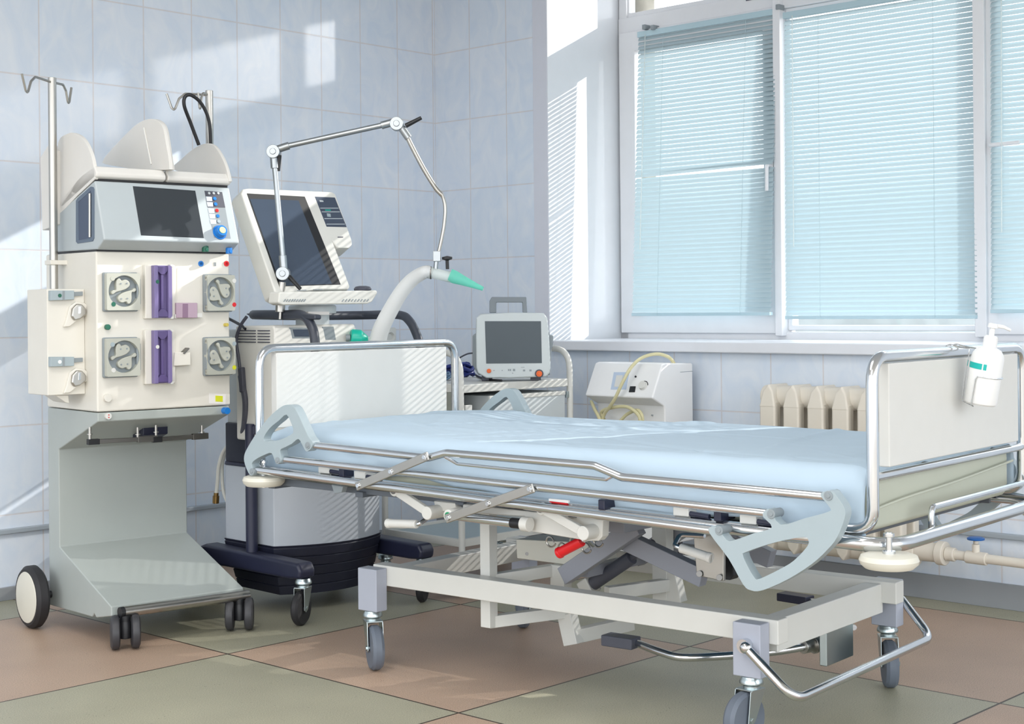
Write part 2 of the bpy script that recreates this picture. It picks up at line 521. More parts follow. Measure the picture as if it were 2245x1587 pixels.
q = lambda d, *l: sum(R.px(u, v, d).y for u, v in l) / len(l)
zz = lambda u, v, d: R.px(u, v, d).z
blind('pale blue venetian blind over the narrow left window sash', (q(.485, (1704, 25)) + q(.42, (1690, 687))) / 2, (q(.485, (1410, 62)) + q(.42, (1385, 690))) / 2 + .008, zz(1540, 690, .42), zz(1560, 44, .485), .485, .42, zz(1685, 365, .45) + .013)
blind('wide pale blue closed blind on the middle window pane', q(.475, (2143, 400)), q(.475, (1722.5, 300)), zz(1900, 697, .475), zz(1749, 24, .475), .475, .47)
blind('venetian blind on the right window, cut by the photo edge', -3.55, q(.45, (2174, 400)), zz(2200, 684, .44), zz(1749, 24, .475) + .01, .46, .44, zz(2200, 318, .45))
# ================================================================ hospital bed
B = Fr(-0.7687, 4.50, -39)
bed = root('hospital_bed', B, 'chrome and white adjustable hospital bed on four castors, in front of the machines', 'bed')


def sub(name, m, parent, build, bev=.0015, **kw):
    g = G(); build(g)
    return obj(name, g, m, parent, bev, **kw)


def end_board(name, x, front):
    t = obj(name, G().tube([(x - front * .10, 0, .56), (x, 0, .56), (x, 0, .94), (x, .9, .94), (x, .9, .56), (x - front * .10, .9, .56)], .0135, 14, .06), CHROME, bed, 0,
            label='chrome tube loop of the end board')
    obj('panel', G().bx(x - .013, x + .013, .058, .842, .695, .925), WPLAS, t, .003)
    obj('crossbar', G().cyl((x, 0, .676), (x, .9, .676), .010), CHROME, t, 0)
    return t


end_board('headboard', 0, -1)
end_board('footboard', 2.0, 1)
# rail low on the foot end
obj('foot_rail', G().tube([(2.03, .24, .54), (2.03, .24, .588), (2.03, .885, .588), (2.03, .885, .54)], .0075, 10, .02), CHROME, bed, 0)
# deck perimeter
obj('deck_frame', G().tube([(-.02, -.02, .575), (2.05, -.02, .532), (2.05, .92, .532), (-.02, .92, .575)], .0165, 14, .09, closed=True, fn=8), CHROME, bed, 0)
g = G()
for y in (.02, .88): g.beam((.0, y, .540), (1.92, y, .532), .012, .022)
for x in (.05, .42, .80, 1.18, 1.55, 1.88): g.beam((x, 0, .527), (x, .9, .527), .03, .016)
obj('deck_crossbars', g, mat('dark_steel_paint', '5d646d', .4), bed)
for x0, x1 in ((.06, .66), (.69, .98), (1.01, 1.92)):
    obj('deck_panel', G().bx(x0, x1, .03, .87, .538, .545), mat('blue_deck_sheet', '4f7ea6', .45), bed)
for u, v in ((711, 1029), (790, 1041), (1494, 1121), (1641, 1138)):
    p = B.py(u, v, -.03)
    c_ = obj('clip', G().bx(p.x - .022, p.x + .022, -.034, .03, p.z - .011, p.z + .011), WPLAS, bed, .003)
    obj('clip_pin', G().cyl(p + V3((.022, .004, -.004)), p + V3((.075, .004, -.007)), .006), NAVY, c_, 0)
for u, v in ((752, 1036), (1576, 1131), (1322, 1107)):
    p = B.py(u, v, -.03); obj('deck_hinge', G().bx(p.x - .01, p.x + .01, -.038, .03, p.z - .012, p.z + .014), NAVY, bed, .003)
plt = lambda *l: [B.py(u, v, -.0375) for u, v in l]
obj('sticker', G().prism(plt((1203, 1093), (1246, 1097), (1246, 1103), (1203, 1098)), (0, .006, 0)), mat('label_paper', 'ece9e6', .5), bed, 0)
obj('sticker', G().prism(plt((1205, 1099), (1242, 1103), (1242, 1106), (1205, 1101)), (0, .006, 0)), RED, bed, 0)
# corner bumpers
for x, y, z in ((.05, -.03, .548), (2.05, -.03, .506), (2.05, .93, .506), (.05, .93, .548)):
    b = obj('bumper_wheel', G().lathe([(0, -.018), (.052, -.017), (.061, -.009), (.064, 0), (.060, .010), (.048, .014), (0, .014)], (x, y, z)), IVORY, bed, 0)
    obj('bumper_bolt', G().cyl((x, y, z - .024), (x, y, z + .06), .007).cyl((x, y, z + .050), (x, y, z + .058), .012).cyl((x, y, z + .008), (x, y, z + .02), .014), CHROME, b, .001)

# ---- side rail, near side
RV = -.05
rail = bpy.data.objects.new('side_rail', None); COL.objects.link(rail); rail.parent = bed


def S(x, z, y=RV): return V3((x, y, z))


def grip(parent, y, pxs, holes, th=.03):
    P = lambda l: [B.py(u, v, RV) + V3((0, y - RV - th / 2, 0)) for u, v in l]
    return obj('grip', G().prism(spline(P(pxs), 3, True), (0, th, 0), [spline(P(holes), 3, True)]), GREYBLUE, parent, .009, seg=4, ang=50)


HG = [(563, 1040), (552, 1017), (550, 998), (558, 979), (578, 947), (603, 915), (629, 892), (645, 886), (658, 890), (668, 905), (690, 953), (700, 968), (696, 982), (686, 988), (678, 975),
      (669, 961), (655, 971), (640, 979), (629, 986), (632, 1006), (626, 1015), (618, 1010), (610, 992), (594, 996), (575, 1006), (567, 1016), (572, 1036)]
HH = [(597, 966), (594, 956), (607, 937), (626, 921), (643, 908), (655, 931), (658, 943), (653, 951), (626, 963)]
FG = [(1811, 1083), (1822, 1074), (1838, 1075), (1850, 1089), (1864, 1111), (1864, 1133), (1848, 1174), (1826, 1202), (1792, 1233), (1740, 1266), (1685, 1290), (1659, 1290), (1642, 1277),
      (1611, 1222), (1569, 1166), (1570, 1153), (1584, 1152), (1606, 1180), (1622, 1181), (1665, 1166), (1705, 1153), (1686, 1130), (1689, 1117), (1702, 1115), (1724, 1147), (1777, 1133), (1828, 1119), (1832, 1110)]
FH = [(1642, 1213), (1648, 1207), (1707, 1187), (1772, 1174), (1785, 1181), (1781, 1196), (1752, 1226), (1722, 1244), (1678, 1265), (1666, 1261), (1648, 1229)]
for par, y in ((rail, RV - .012), (None, .95)):
    if par is None:
        par = bpy.data.objects.new('side_rail', None); COL.objects.link(par); par.parent = bed
    dz = V3((0, y - RV, 0)); far = y > .5
    grip(par, y, HG, HH); grip(par, y, FG, FH)
    obj('top_bar', G().tube([p + dz for p in (S(.293, .667), S(.744, .655), S(.81, .672), S(1.296, .667), S(1.377, .644), S(1.917, .636))], .0105, 20, .06, fn=12), CHROME, par, 0)
    obj('middle_bar', G().tube([p + dz for p in (S(.167, .62), S(1.787, .588))], .0105), CHROME, par, 0)
    obj('bottom_bar', G().tube([p + dz for p in (S(.06, .581), S(1.645, .537))], .0115), CHROME, par, 0)
    obj('hand_wire', G().tube([p + dz for p in (S(.80, .664), S(.85, .645), S(1.33, .635), S(1.36, .65))], .0045, 8, .02), CHROME, par, 0)
    o = -1 if not far else 1
    for p, q in ((S(.499, .566), S(.749, .659)), (S(.832, .503), S(1.107, .598))):
        yo = V3((0, o * .016, 0)) + dz; d = (q - p).normalized() * .012
        l = obj('link', G().beam(p - d + yo, q + d + yo, .006, .024), STEEL, par, .0025)
        for t in (0, .5, 1):
            c = p.lerp(q, t) + yo; l2 = obj('rivet', G().cyl(c + V3((0, o * .002, 0)), c + V3((0, o * .008, 0)), .008, .006), CHROME, l, .0008)
# joints at the grips
for u, v in ((1829, 1084), (1704, 1124), (1590, 1160), (690, 975), (624, 1008), (568, 1032)):
    p = B.py(u, v, RV); obj('grip_pin', G().cyl(p + V3((0, -.029, 0)), p + V3((0, .014, 0)), .0105).cyl(p + V3((0, -.031, 0)), p, .005), MGREY, rail, .001)

# ---- white arms, channel, slide tube under the rail
for a, b in (((868, 1075), (941, 1124)), ((1190, 1115), (1283, 1168))):
    p, q = B.py(*a, -.035), B.py(*b, -.035)
    ar = obj('rail_arm', G().beam(p, q, .016, .024).cyl(p + V3((0, -.01, 0)), p + V3((0, .01, 0)), .016).cyl(q + V3((0, -.012, 0)), q + V3((0, .075, 0)), .0185), WPAINT, bed, .003)
    obj('pivot', G().cyl(p + V3((0, -.014, 0)), p + V3((0, .012, 0)), .009), DSTEEL, ar, .001)
z = lambda *l: [B.py(u, v, .0) for u, v in l]
obj('rail_channel', G().prism(z((950, 1098), (1322, 1138), (1320, 1176), (1312, 1186), (1290, 1186), (1150, 1163), (1150, 1132), (955, 1120)), (0, .03, 0)), WPAINT, bed, .003)
p, q = B.py(1005, 1131, -.03), B.py(1122, 1146, -.03)
st = obj('slide_tube', G().cyl(p, q, .0125), CHROME, bed, 0)
obj('end_cap', G().cyl(q, B.py(1150, 1149, -.03), .0135), BLACK, st, .001)
obj('socket', G().cyl(B.py(1146, 1148, -.03), B.py(1162, 1150, -.03), .019), WPAINT, st, .001)
p = B.py(982, 1131, -.072)
lb = obj('lock_button', G().cyl(p, p + V3((0, .05, .003)), .0165), WPAINT, bed, .002)
obj('button_face', G().cyl(p + V3((0, -.002, 0)), p + V3((0, .01, 0)), .0105), mat('green_button', '0f8a5c', .4), lb, .0005)
# crank handles
def crank(a, b, c, y, m=WPLAS, r=.012):
    p, q = B.py(*a, y), B.py(*b, y)
    cr = obj('crank_handle', G().cyl(p, q, r).cyl(p, p.lerp(q, .12), r * 1.12), m, bed, .002)
    obj('crank_rod', G().tube([q, B.py(*c[0], y)] + [B.py(*k, y + .05) for k in c[1:]], .006, 10, .015), CHROME, cr, 0)
crank((849, 1147), (914, 1149), ((920, 1148), (950, 1126), (985, 1122)), .0)
crank((1560, 1224), (1492, 1201), ((1478, 1196), (1490, 1172), (1545, 1175)), .16)
crank((1224, 1213), (1276, 1186), ((1286, 1182), (1300, 1195)), .06, RED, .0135)
obj('cable_bracket', G().prism([B.py(u, v, -.035) for u, v in ((726, 1062), (752, 1066), (748, 1080), (732, 1082))], (0, .02, 0)), MGREY, bed, .002)

# ---- chassis
g = G()
for y in (.146, .77): g.bx(.33, 1.683 if y < .5 else 1.70, y, y + .05, .240, .300)
g.bx(1.607, 1.657, .19, .78, .212, .292)
g.bx(.36, .41, .19, .78, .235, .292)
obj('base_frame', g, WPAINT, bed, .003)
SP = [(.35, .123, .169, 146, 1), (1.622, .123, .164, 82, 1), (1.64, .843, .166, 124, 1), (.35, .843, .169, 120, 1)]
for x, y, zb, ang, k in SP:
    obj('corner_post', G().bx(x - .038, x + .038, y - .023, y + .023, zb, .294), SILVER, bed, .003)


def caster(par, x, y, zt, ang, r=.062, w=.026, off=.03, wheel=TYRE, hub=LGREY, metal=ZINC):
    """swivel castor: top plate at zt, fork, wheel; ang = rolling direction in the parent's frame"""
    a = math.radians(ang); d = V3((math.cos(a), math.sin(a), 0)); n = V3((-d.y, d.x, 0))
    c = V3((x, y, r)) - d * off
    g = G()
    g.lathe([(0, 0), (.024, 0), (.026, -.006), (.029, -.012), (.029, -.018), (.020, -.022), (.020, -.03), (0, -.03)], (x, y, zt), n=24)
    top = zt - .03
    for s in (-1, 1):
        o = n * (s * (w / 2 + .006))
        hd = d * .024
        bt = V3((x, y, top))
        pts = [bt + o + hd, bt + o - hd * 1.4, c + o - d * .014 + V3((0, 0, -.006)), c + o + V3((0, 0, -.014)), c + o + d * .014 + V3((0, 0, -.004))]
        g.prism([p - n * .0015 for p in pts], n * .003)
    g.box(V3((x, y, top)) - d * .004, (.052, w + .016, .004), Matrix.Rotation(a, 3, 'Z'))
    f = obj('caster', g, metal, par, .0012)
    obj('tyre', G().lathe([(r * .72, -w / 2), (r * .9, -w / 2), (r, -w * .25), (r, w * .25), (r * .9, w / 2), (r * .72, w / 2)], c, n, 36), wheel, f, 0)
    obj('hub', G().lathe([(0, -w * .42), (r * .3, -w * .42), (r * .34, -w * .3), (r * .66, -w * .34), (r * .74, -w * .48), (r * .74, w * .48), (r * .66, w * .34), (r * .34, w * .3), (r * .3, w * .42), (0, w * .42)], c, n, 28), hub, f, 0)
    obj('axle', G().cyl(c - n * (w / 2 + .011), c + n * (w / 2 + .011), .007, n=6), metal, f, .0006)
    return f


for x, y, zb, ang, k in SP: caster(bed, x, y, zb, ang, .065, .034, .03)
# foot brake bar
obj('brake_bar', G().tube([(1.632, .082, .240), (1.76, .082, .135), (1.76, .862, .142), (1.665, .88, .235)], .0115, 16, .05, fn=10).cyl((1.624, .08, .242), (1.624, .106, .242), .017).ball((1.632, .082, .240), .0155), CHROME, bed, 0)
# pedal box and pedals
bx = obj('pedal_box', G().bx(1.578, 1.60, .557, .715, .098, .212).bx(1.53, 1.58, .60, .70, .15, .215), ZINC, bed, .003)
sk = B.pz(1785, 1414, .145)
tb = obj('pedal_bar', G().tube(spline([B.pz(1800, 1411, .145), sk, B.pz(1700, 1428, .142), B.pz(1600, 1437, .138), B.pz(1500, 1441, .135), B.pz(1450, 1430, .135), B.pz(1390, 1407, .137)], 6), .0105), CHROME, bed, 0)
obj('socket', G().cyl(B.pz(1760, 1418, .145), B.pz(1815, 1406, .145), .0185).cyl(B.pz(1782, 1414, .145), B.pz(1788, 1413, .145), .023), STEEL, tb, .001)
p, q = B.pz(1395, 1410, .137), B.pz(1328, 1400, .137)
obj('pedal', G().beam(p, q, .05, .03), DGREY, tb, .003)
p, q = B.pz(1776, 1316, .12), B.pz(1712, 1306, .12)
fp = obj('pedal', G().beam(p, q, .05, .026), NAVY, bed, .003)
obj('pedal_bar', G().tube([p, B.pz(1812, 1322, .13), (1.57, .78, .16)], .008, 10), CHROME, fp, 0)
# lift mechanism
Y1, Y2 = .22, .42
g = G()
g.bx(.70, .735, Y1 - .018, Y1 + .018, .15, .53)
lp = obj('lift_post', g, WPAINT, bed, .002)
g = G()
for a, b in (((1070, 1272), (1215, 1249)), ((1070, 1363), (1242, 1340))): g.beam(B.py(*a, Y1), B.py(*b, Y2), .03, .034)
g.beam(B.py(1230, 1237, Y2), B.py(1230, 1300, Y2), .04, .05, (1, 0, 0))
g.beam(B.py(1243, 1345, Y2), B.py(1258, 1412, Y2), .035, .05, (1, 0, 0))
g.beam(B.py(1258, 1395, Y2), B.py(1385, 1365, .62), .03, .04)
obj('lift_linkage', g, WPAINT, bed, .002)
g = G()
for a, b in (((1330, 1300), (1470, 1281)),): g.beam(B.py(*a, .42), B.py(*b, .62), .03, .036)
g.beam(B.py(1465, 1248, .62), B.py(1482, 1322, .62), .035, .06, (1, 0, 0))
g.bx(1.02, 1.07, .60, .64, .20, .53)
obj('lift_linkage', g, WPAINT, bed, .002)
ARM = mat('grey_lift_paint', '8c8e96', .35)
for y in (.30, .66):
    obj('scissor_arm', G().beam(B.py(1238, 1262, .30) + V3((0, y - .3, 0)), B.py(1400, 1152, .30) + V3((0, y - .3, 0)), .035, .05), ARM, bed, .002)
    obj('scissor_arm', G().beam(B.py(1372, 1184, .34) + V3((0, y - .3, 0)), B.py(1545, 1266, .34) + V3((0, y - .3, 0)), .035, .05), ARM, bed, .002)
obj('lift_crossbar', G().beam((1.17, .2, .485), (1.17, .76, .485), .06, .05).beam((1.17, .2, .52), (1.17, .76, .52), .03, .03).beam((.95, .36, .31), (.95, .75, .31), .03, .03), ARM, bed, .002)
p, q = B.py(1292, 1285, .45), B.py(1385, 1222, .45)
hc = obj('hydraulic_cylinder', G().cyl(p, q, .02).cyl(q, q + (q - p) * .5, .011), DGREY, bed, .001)
obj('cylinder_lug', G().beam(p - (q - p) * .12, p + (q - p) * .1, .05, .045), WPAINT, hc, .004)
p = B.py(1556, 1225, .24)
pm = obj('motor_plate', G().prism([B.py(u, v, .24) for u, v in ((1520, 1172), (1560, 1168), (1586, 1190), (1586, 1274), (1527, 1262))], (0, .012, 0)), STEEL, bed, .002)
obj('motor_plate', G().prism([B.py(u, v, .30) for u, v in ((1584, 1180), (1606, 1190), (1607, 1262), (1600, 1272), (1586, 1270))], (0, .04, 0)), BLACK, bed, .002)
for u, v in ((1533, 1258), (1577, 1266)): obj('bolt', G().cyl(B.py(u, v, .232), B.py(u, v, .25), .008), DSTEEL, pm, .0005)
cb = obj('control_box', G().prism([B.py(u, v, .42) for u, v in ((1131, 1182), (1300, 1190), (1300, 1246), (1133, 1224))], (0, .12, 0)), IVORY, bed, .003)
obj('screw', G().cyl(B.py(1155, 1214, .417), B.py(1155, 1214, .43), .005), DSTEEL, cb, 0)
g = G()
for k in range(5):
    c = B.py(1205 + 26 * k, 1188 + (k % 2) * 14, .10 + .02 * k)
    g.tube([c + V3((.014 * math.cos(t), .008 * t / 6, .014 * math.sin(t))) for t in [i * .5 for i in range(13)]], .0025, 6)
obj('spring', g, STEEL, bed, 0)

# ---------------------------------------------------------------- mattress and sheet (lie on the bed)
def smooth(t): t = max(0, min(1, t)); return t * t * (3 - 2 * t)


random.seed(3)
WR = [(random.uniform(0, 2), random.uniform(.05, .85), random.uniform(0, PI), random.uniform(.15, .5), random.uniform(.008, .02), random.uniform(.0025, .006) * random.choice((1, 1, -1))) for _ in range(38)]

for (ua, va, ub, vb, h, wd) in ((1690, 978, 1782, 955, .007, .007), (1470, 992, 1560, 985, .006, .007), (1480, 1000, 1640, 985, .004, .02), (1080, 905, 1160, 912, .006, .012), (640, 945, 800, 930, .006, .02), (1300, 960, 1500, 950, .004, .02)):
    a, b = B.pz(ua, va, .7), B.pz(ub, vb, .7); c = (a + b) / 2
    WR.append((c.x, c.y, math.atan2(b.y - a.y, b.x - a.x), (b - a).length * .5, wd, h))


def wrinkle(x, y):
    s = 0
    for cx, cy, a, L, w, h in WR:
        dx, dy = x - cx, y - cy; t = dx * math.cos(a) + dy * math.sin(a); n = -dx * math.sin(a) + dy * math.cos(a) + .08 * t * t
        s += h * math.exp(-(t / L) ** 2 - (n / w) ** 2)
    return s + .006 * math.sin(2.3 * x + 1) * math.sin(3.1 * y + .6) + .004 * math.sin(5.2 * x + 2.1 * y)


g = G()
sec = rrect(.02, .88, .546, .684, .035, 5)
nx = 40; rings = []
for i in range(nx + 1):
    x = .03 + 1.945 * i / nx
    e = min(i, nx - i); k = 1 - .06 * (1 - smooth(e / 2.))
    rings.append([g.bm.verts.new((x, .45 + (y - .45) * (1 - (1 - k) * .5), .622 + (zz - .622) * (k if e == 0 else 1))) for y, zz in sec])
n = len(sec)
for A_, B_ in zip(rings, rings[1:]):
    for k in range(n): g.bm.faces.new((A_[k], A_[(k + 1) % n], B_[(k + 1) % n], B_[k]))
g.bm.faces.new(rings[0]); g.bm.faces.new(rings[-1])
mt = obj('mattress', g, VINYL, None, .012, seg=3, loc=B.O, rotz=B.a)
tag(mt, 'pale green vinyl mattress lying on the bed, bare at the foot end', 'mattress')
pipe = [(1.984, .03, .60), (1.988, .2, .612), (1.988, .5, .622), (1.985, .87, .64)]
obj('piping', G().tube(spline(pipe, 8), .0035, 8), VINYL, mt, 0)

g = G(); NX, NY = 200, 120
rows = []
T = .016
for i in range(NX + 1):
    x = .012 + 1.968 * i / NX
    row = []
    for j in range(NY + 1):
        s = j / NY * 1.16 - .13          # arc position across: hangs at both sides
        top = .7 + .0
        y0, y1, r = .005, .895, .04
        hang = .088 + .024 * smooth((x - .8) / .3) + .012 * smooth((x - 1.7) / .2) + .012 * math.sin(7 * x) + .008 * math.sin(17 * x + 1)
        if s < r:
            t = (r - s) / (.13 + r)      # 0..1 from crease down
            if s > 0: a = (r - s) / r * PI / 2 * .98; y = y0 + r - r * math.sin(a); z_ = top - r * (1 - math.cos(a))
            else: z_ = top - r - (-s / .13) * hang * 1.0; y = y0 - .004 * math.sin(PI * (-s / .13)) + .007 * math.sin(9 * x + 2.) * (-s / .13)
        elif s > .9 - r:
            s2 = s - (.9 - r)
            if s2 < r: a = s2 / r * PI / 2; y = y1 - r + r * math.sin(a); z_ = top - r * (1 - math.cos(a))
            else: z_ = top - r - (s2 - r) / .13 * .08; y = y1
        else: y = s; z_ = top
        wgt = 1 if y0 + r < y < y1 - r else .35
        if s > 0: z_ += wrinkle(x, y) * wgt + .012 * wgt * math.exp(-((x - .25) / .16) ** 2 - ((y - .9) / .35) ** 2) * 1.0
        if s < r: y += .6 * wrinkle(x, s + .3) * (1 if s < 0 else .3)
        ex = smooth((x - 1.93) / .05)
        z_ -= .014 * ex * ex
        z_ -= .018 * smooth((.09 - x) / .09)
        row.append(g.bm.verts.new((x, y, z_)))
    rows.append(row)
for a, b in zip(rows, rows[1:]):
    for j in range(NY): g.bm.faces.new((a[j], b[j], b[j + 1], a[j + 1]))
# corner tuck at the near foot
sh = obj('bed_sheet', g, SHEET, None, 0, loc=B.O, rotz=B.a, ang=180)
so = sh.modifiers.new('cloth', 'SOLIDIFY'); so.thickness = .002; so.offset = -1
tag(sh, 'light blue sheet spread over the mattress, hanging over its long sides', 'sheet')

# ---------------------------------------------------------------- bottle in a wire holder hung on the footboard
BO = Fr(*(B.wor((2.066, .447, 0)).xy), -39)
base = Matrix.Translation((0, 0, .815)) @ Matrix.Rotation(math.radians(10), 4, 'Y')
BWHITE = mat('bottle_white', 'ebecec', .35)
bt = root('sanitizer_bottle', BO, 'white pump bottle with a turquoise label, held in a wire holder on the footboard', 'bottle')
obj('bottle_body', G().lathe([(0, 0), (.033, 0), (.037, .004), (.038, .01), (.038, .112), (.036, .122), (.028, .134), (.017, .139), (.014, .142), (0, .142)], n=40).move(base), BWHITE, bt, 0)
obj('collar', G().lathe([(0, .140), (.0165, .140), (.0165, .163), (.012, .167), (0, .167)]).move(base), BWHITE, bt, .001)
obj('pump_head', G().cyl((0, 0, .165), (0, 0, .186), .0065).lathe([(.0, .186), (.012, .186), (.011, .196), (0, .197)]).tube([(-.006, -.006, .192), (.02, .015, .191), (.034, .026, .185)], lambda t: .0055 - .002 * t, 10).move(base), BWHITE, bt, .0005)
ar = lambda t, z, r=.0386: V3((r * math.cos(math.radians(t)), r * math.sin(math.radians(t)), z))
g = G()
for a0, a1 in ((-165, -84), (-79, -68)):
    for i in range(10):
        t0, t1 = a0 + (a1 - a0) * i / 10, a0 + (a1 - a0) * (i + 1) / 10
        g.face([ar(t0, .086), ar(t1, .086), ar(t1, .100), ar(t0, .100)])
obj('label_band', g.move(base), mat('turquoise_label', '12b3ad', .45), bt, 0)
ho = root('bottle_holder', BO, 'thin wire holder hooked over the footboard tube, carrying the pump bottle', 'holder')
g = G()
g.tube([ar(t, .070, .0405) for t in range(60, -96, -8)] + [ar(-98, .062, .0405), ar(-99, 0, .0405), ar(-100, -.004, .03), ar(-178, -.004, .03), ar(-172, .0, .043), ar(-160, .06, .044), ar(-160, .128, .044)], .0018, 6)
g.tube([ar(60, .070, .0405), ar(80, .07, .0405), ar(140, .07, .042), ar(150, .128, .044)], .0018, 6)
obj('wire_frame', g.move(base), CHROME, ho, 0)
g = G()
for t in (-160, 150):
    p = base @ ar(t, .128, .044)
    g.tube([p, (-.046, p.y, .952), (-.066, p.y - .008, .9585), (-.084, p.y - .008, .945), (-.084, p.y - .008, .93)], .002, 6, .012)
obj('hook', g, CHROME, ho, 0)
# ================================================================ blood filtration machine (left)
D = Fr(-1.264, 4.649, 40)
dm = root('dialysis_machine', D, 'tall wheeled dialysis machine with pumps and purple holders, at the left wall', 'medical machine')


def frame_x(name, m, par, prof, x0, x1, bev=.004):
    return obj(name, G().prism([(x0, y, z) for y, z in prof], (x1 - x0, 0, 0)), m, par, bev)


WID = .478
frame_x('base_column', GREYGREEN, dm, [(.49, .065), (.49, .735), (.094, .735), (.094, .706), (.402, .598), (.402, .272), (.008, .130), (.006, .100), (.12, .078), (.135, .09), (.15, .076)], .002, .474)
frame_x('pump_housing', CREAM, dm, [(.49, .737), (.49, 1.252), (.092, 1.250), (.092, .737)], 0, WID, .006)
hd = frame_x('screen_housing', mat('housing_grey', 'b4bdc1', .42), dm, [(.42, 1.258), (.42, 1.375), (.392, 1.383), (.098, 1.476), (.031, 1.284), (.082, 1.255)], 0, .484, .006)
obj('seam', G().bx(.004, WID - .004, .096, .41, 1.249, 1.26), BLACK, dm, 0)
obj('seam', G().prism([(.004, y, z) for y, z in ((.10, 1.474), (.395, 1.381), (.395, 1.390), (.10, 1.483))], (.474, 0, 0)), BLACK, dm, 0)
# screen housing front: plane through (.031,1.284) and (.098,1.476)
fn_ = V3((0, -.192, .067)).normalized(); fp_ = (0, .031, 1.284)
SF = lambda u, v, o=0: D.pl(u, v, fp_, fn_) + fn_ * o


def plate(name, m, par, pts, fn, th, back, bev=.001, **k):
    """thin plate whose face stands th proud; fn maps a photo point to the face plane"""
    return obj(name, G().prism([fn(u, v) - back * .002 for u, v in pts], back * (th + .002)), m, par, bev, **k)


plate('display', SCREEN, hd, ((291, 408), (428, 418), (447, 522), (309, 516)), SF, .0012, fn_)
kp = plate('keypad', DGREY, hd, ((448, 418), (487, 421), (494, 455), (455, 455)), SF, .001, fn_)
plate('keypad_lower', MGREY, hd, ((456, 456), (494, 455), (506, 523), (469, 521)), SF, .001, fn_)
for k, (u, m) in enumerate(((458, LGREY), (468, LGREY), (478, LGREY))):
    p = SF(u, 424, .001); obj('key', G().cyl(p, p + fn_ * .002, .0045), m, kp, .0004)
for k, (u, v, m) in enumerate(((470, 436, BLUE), (472, 448, BLUE), (475, 462, RED), (477, 474, BLUE), (479, 486, GREYBLUE))):
    p = SF(u, v, .001); obj('key', G().cyl(p, p + fn_ * .003, .0062), m, kp, .0006)
    plate('key_label', mat('key_label_paint', 'cdd8e4', .5), kp, ((u - 19, v - 5), (u - 6, v - 4), (u - 5, v + 5), (u - 17, v + 5)), SF, .0016, fn_, 0)
p = SF(481, 510, 0)
kb = obj('dial_knob', G().cyl(p, p + fn_ * .022, .0215, .0185).cyl(p, p + fn_ * .004, .025), BLUE, hd, .001)
obj('dial_face', G().cyl(p + fn_ * .022, p + fn_ * .0245, .0115), mat('dial_face_paint', 'cfe3a6', .4), kb, .0005)
# carrying recess on the left side
rr = [D.px(u, v, -.002) for u, v in ((166, 440), (170, 434), (198, 409), (204, 410), (206, 415), (206, 522), (203, 529), (170, 534), (166, 530))]
hole = [D.px(u, v, -.002) for u, v in ((171, 443), (199, 418), (200, 422), (200, 519), (196, 522), (172, 527))]
hf = obj('handle_recess', G().prism(rr, (.006, 0, 0), [hole]), mat('slate_plastic', '5c6b7e', .45), hd, .001)
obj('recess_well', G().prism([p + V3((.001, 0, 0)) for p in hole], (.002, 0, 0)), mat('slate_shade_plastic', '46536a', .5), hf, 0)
obj('grip_bar', G().cyl(D.px(197, 424, -.004), D.px(197, 520, -.004), .0045), STEEL, hf, 0)
# bag trays on top
shell = mat('shell_plastic', 'e2e0db', .4)


def fin(x, pts, th, par):
    return obj('tray_fin', G().prism(spline([D.px(u, v, x) for u, v in pts], 4, True), (th, 0, 0)), shell, par, .004, seg=3, ang=50)


for x0, x1 in ((0, .243), (.249, .484)):
    g = G().prism([(x0, y, z) for y, z in ((.385, 1.392), (.085, 1.487), (.082, 1.500), (.10, 1.522), (.2, 1.50), (.385, 1.42))], (x1 - x0, 0, 0))
    t = obj('bag_tray', g, shell, dm, .005, seg=3)
    if x0 == 0:
        fin(.0, ((126, 468), (125, 400), (125, 330), (131, 304), (145, 294), (160, 291), (178, 300), (192, 320), (203, 352), (207, 386), (205, 395), (170, 428)), .012, t)
        fin(.231, ((231, 360), (226, 352), (235, 338), (270, 300), (300, 272), (325, 261), (345, 264), (357, 280), (364, 315), (370, 350), (371, 368), (366, 372), (300, 371)), .012, t)
        obj('tray_slot', G().beam(D.px(315, 280, .229), D.px(331, 360, .229), .003, .006, (0, 1, 0)), mat('shell_rib_plastic', 'eeeeea', .35), t, .001)
    else:
        fin(.249, ((240, 360), (235, 350), (255, 330), (300, 282), (332, 262), (350, 265), (362, 280), (368, 310), (374, 350), (377, 368), (372, 374), (320, 374)), .010, t)
        fin(.472, ((378, 372), (381, 362), (395, 350), (415, 332), (435, 319), (455, 314), (470, 320), (484, 340), (494, 362), (501, 388), (500, 400), (470, 396), (420, 382)), .012, t)
# poles
for x, y, z0 in ((-.035, .34, .90), (.515, .29, 1.2)):
    pl_ = obj('infusion_pole', G().cyl((x, y, z0), (x, y, 1.83), .0135), STEEL, dm, .001)
    g = G(); zt = 1.815
    for s in (1, -1):
        dx, dy = (.8 * s, .6 * s) if x < .2 else (-.75, .35 * s)
        P = lambda r, z_: V3((x + dx * r, y + dy * r, zt + z_))
        k = (.165 if s == -1 else .112) if x < .2 else (.16 if s == 1 else .07)
        g.tube([P(0, 0), P(k * .62, .002), P(k * .78, -.016), P(k * .88, -.05), P(k * .92, -.055), P(k * .97, -.05), P(k * 1.1, 0)], .0042, 8, .01)
    obj('hook', g, STEEL, pl_, 0)
obj('pole_clamp', G().bx(-.056, .03, .315, .365, 1.213, 1.228), CREAM, dm, .002)
obj('rear_cover', G().prism([D.px(u, v, -.01) for u, v in ((88, 345), (105, 318), (125, 330), (125, 492), (92, 505))], (.03, 0, 0)), shell, dm, .003)
